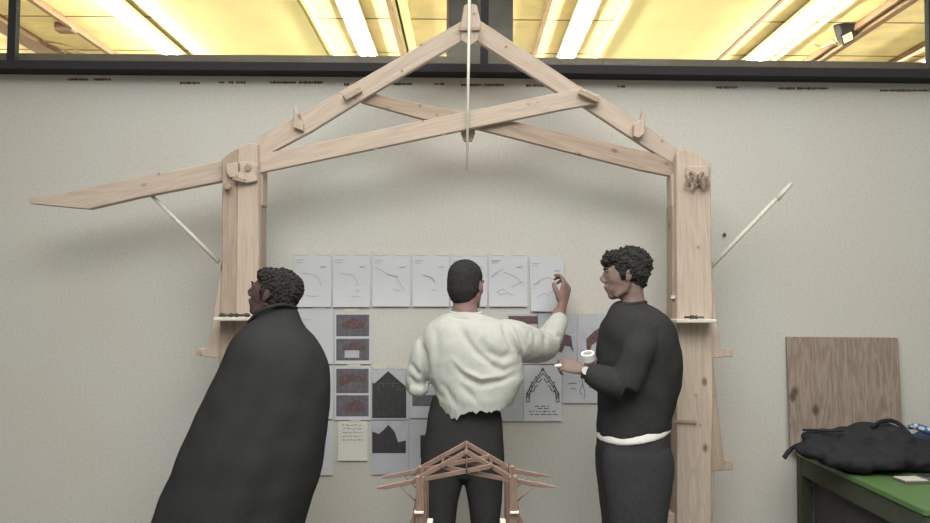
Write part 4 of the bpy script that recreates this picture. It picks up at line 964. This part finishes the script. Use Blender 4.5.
# ---- left person in a cape ------------------------------------------
Y1 = 3.42
pc = empty('person', (P(255, 400, Y1).x, Y1, 0), 'person in side view facing left, wrapped in a long flowing black cape', 'person')
HH = H1 = frame(P(272.5, 294, Y1), (-1, .22, .26), s=.96)
bm = bmesh.new(); head_shapes(bm, H1); neck(bm, H1, P(282, 330, Y1), .056, .066)
add_loft(bm, dens(sil([(322, 268, 296, .06), (330, 262, 302, .10), (345, 255, 310, .14), (370, 252, 312, .15), (400, 250, 310, .15), (440, 248, 308, .16), (465, 245, 300, .12)], Y1), 3))
ankc = []
for xh, xk, xa, dy in ((272, 262, 258, -.09), (268, 256, 250, .09)):
    hp = P(xh, 458, Y1) + Vector((0, dy, 0)); kn = P(xk, 560, Y1) + Vector((0, dy, 0)); an = P(xa, 640, Y1) + Vector((0, dy, 0)); an.z = .075; ankc.append(an)
    limb(bm, [hp, hp.lerp(kn, .5), kn, kn.lerp(an, .4), an], [.084, .072, .055, .053, .038]); limb(bm, [an + Vector((.03, 0, -.02)), an + Vector((-.08, 0, -.045)), an + Vector((-.15, 0, -.05))], [.033, .03, .02])
for dy in (-1, 1):
    a, b_, c = P(285, 352, Y1) + Vector((0, dy * .12, 0)), P(278, 398, Y1) + Vector((0, dy * .16, 0)), P(262, 428, Y1) + Vector((0, dy * .12, 0))
    limb(bm, [a, a.lerp(b_, .5), b_], [.055, .048, .04]); limb(bm, [b_, b_.lerp(c, .5), c], [.04, .034, .026]); hand_shapes(bm, c, c - b_, (0, dy, .3), (.4, .4, .45, .5), .9, left=dy < 0)
link('body', soft_head(remesh(bm, .0042, 2), HH), SKIN1, pc, smooth=True); eyes(pc, H1); brows(pc, H1)
hair_cap(H1, [((0, -.034, .040), (.082, .098, .080)), ((0, -.068, .01), (.074, .050, .066)), ((0, -.050, -.02), (.070, .048, .056)), ((0, .034, .072), (.066, .048, .036)),
              ((.068, .012, .012), (.013, .014, .036)), ((-.068, .012, .012), (.013, .014, .036))], .004, 60, par=pc, curls=900, seed=9)
bm = bmesh.new()
add_loft(bm, dens(sil([(305, 271, 293, .055, Y1), (309, 263, 296.5, .068, Y1), (314, 257, 299, .08, Y1), (320, 250.5, 301.5, .10, Y1), (328, 243, 306, .15), (336, 236.5, 314, .19), (345, 231, 320.5, .215), (355, 226, 325, .23), (370, 219.5, 328.5, .24), (390, 209.5, 329.5, .25), (410, 200, 329.5, .26), (430, 191, 327, .27),
                       (455, 180.5, 323, .28), (480, 170, 318, .28), (500, 161.5, 311, .28), (523, 152.5, 305, .28), (560, 140, 300, .28), (600, 130, 297, .28)], Y1), 4), 72, 2.0)
b2 = remesh(bm, .007, 3)
for v in b2.verts:
    x, y = proj(v.co); t = max(0, min(1, (y - 340) / 120))
    if abs(v.normal.y) > .35: 
        u = (x - (300 - (y - 320) * .55)) / (1 + (y - 300) * .004)
        v.co.y += .006 * t * math.sin(u * .22 + .6 * noise.noise(v.co * 3)) * (1 if v.normal.y > 0 else -1) * -1
wrinkle(b2, .006, 9)
CAPE = plain('black_wool', (.040, .040, .040), .98, .03, .06, 60)
link('cape', b2, CAPE, pc, smooth=True)
for an in ankc: shoe(pc, an, (-1, .1, 0))
bm = bmesh.new(); pts = [P(248.5, 322, Y1 - .05), P(258, 312.5, Y1 - .078), P(270, 307, Y1 - .085), P(284, 304.5, Y1 - .075), P(294, 307, Y1 - .03), P(296, 308, Y1 + .03), P(284, 304.5, Y1 + .075), P(270, 307, Y1 + .085), P(258, 312.5, Y1 + .078), P(248.5, 322, Y1 + .05)]
pp, rr = smooth_path(pts, [.007] * 10); add_tube(bm, pp, rr, 10); link('collar', bm, CAPE, pc, smooth=True)

# ------------------------------------------------------------------ light
def area(name, loc, size, sy, power, col, rot=(0, 0, 0), spread=None):
    l = bpy.data.lights.new(name, 'AREA'); l.shape = 'RECTANGLE'; l.size = size; l.size_y = sy; l.energy = power; l.color = col
    o = bpy.data.objects.new(name, l); COL.objects.link(o); o.location = loc; o.rotation_euler = rot; return o
area('studio_lights_near_wall', (.1, 3.0, 3.9), 4.5, 1.9, 52, (1, .985, .92))
area('studio_lights_middle', (.2, .3, 3.9), 3.6, 3.2, 262, (1, .99, .96))
area('studio_lights_far', (0, -3.0, 3.9), 6, 1.5, 90, (1, .99, .96))
w = bpy.data.worlds.new('world'); scene.world = w; w.use_nodes = True
w.node_tree.nodes['Background'].inputs['Color'].default_value = (.5, .5, .5, 1); w.node_tree.nodes['Background'].inputs['Strength'].default_value = .05
scene.view_settings.view_transform = 'Standard'; scene.view_settings.look = 'None'; scene.view_settings.gamma = 1; scene.view_settings.exposure = 0.0; scene.view_settings.use_curve_mapping = False
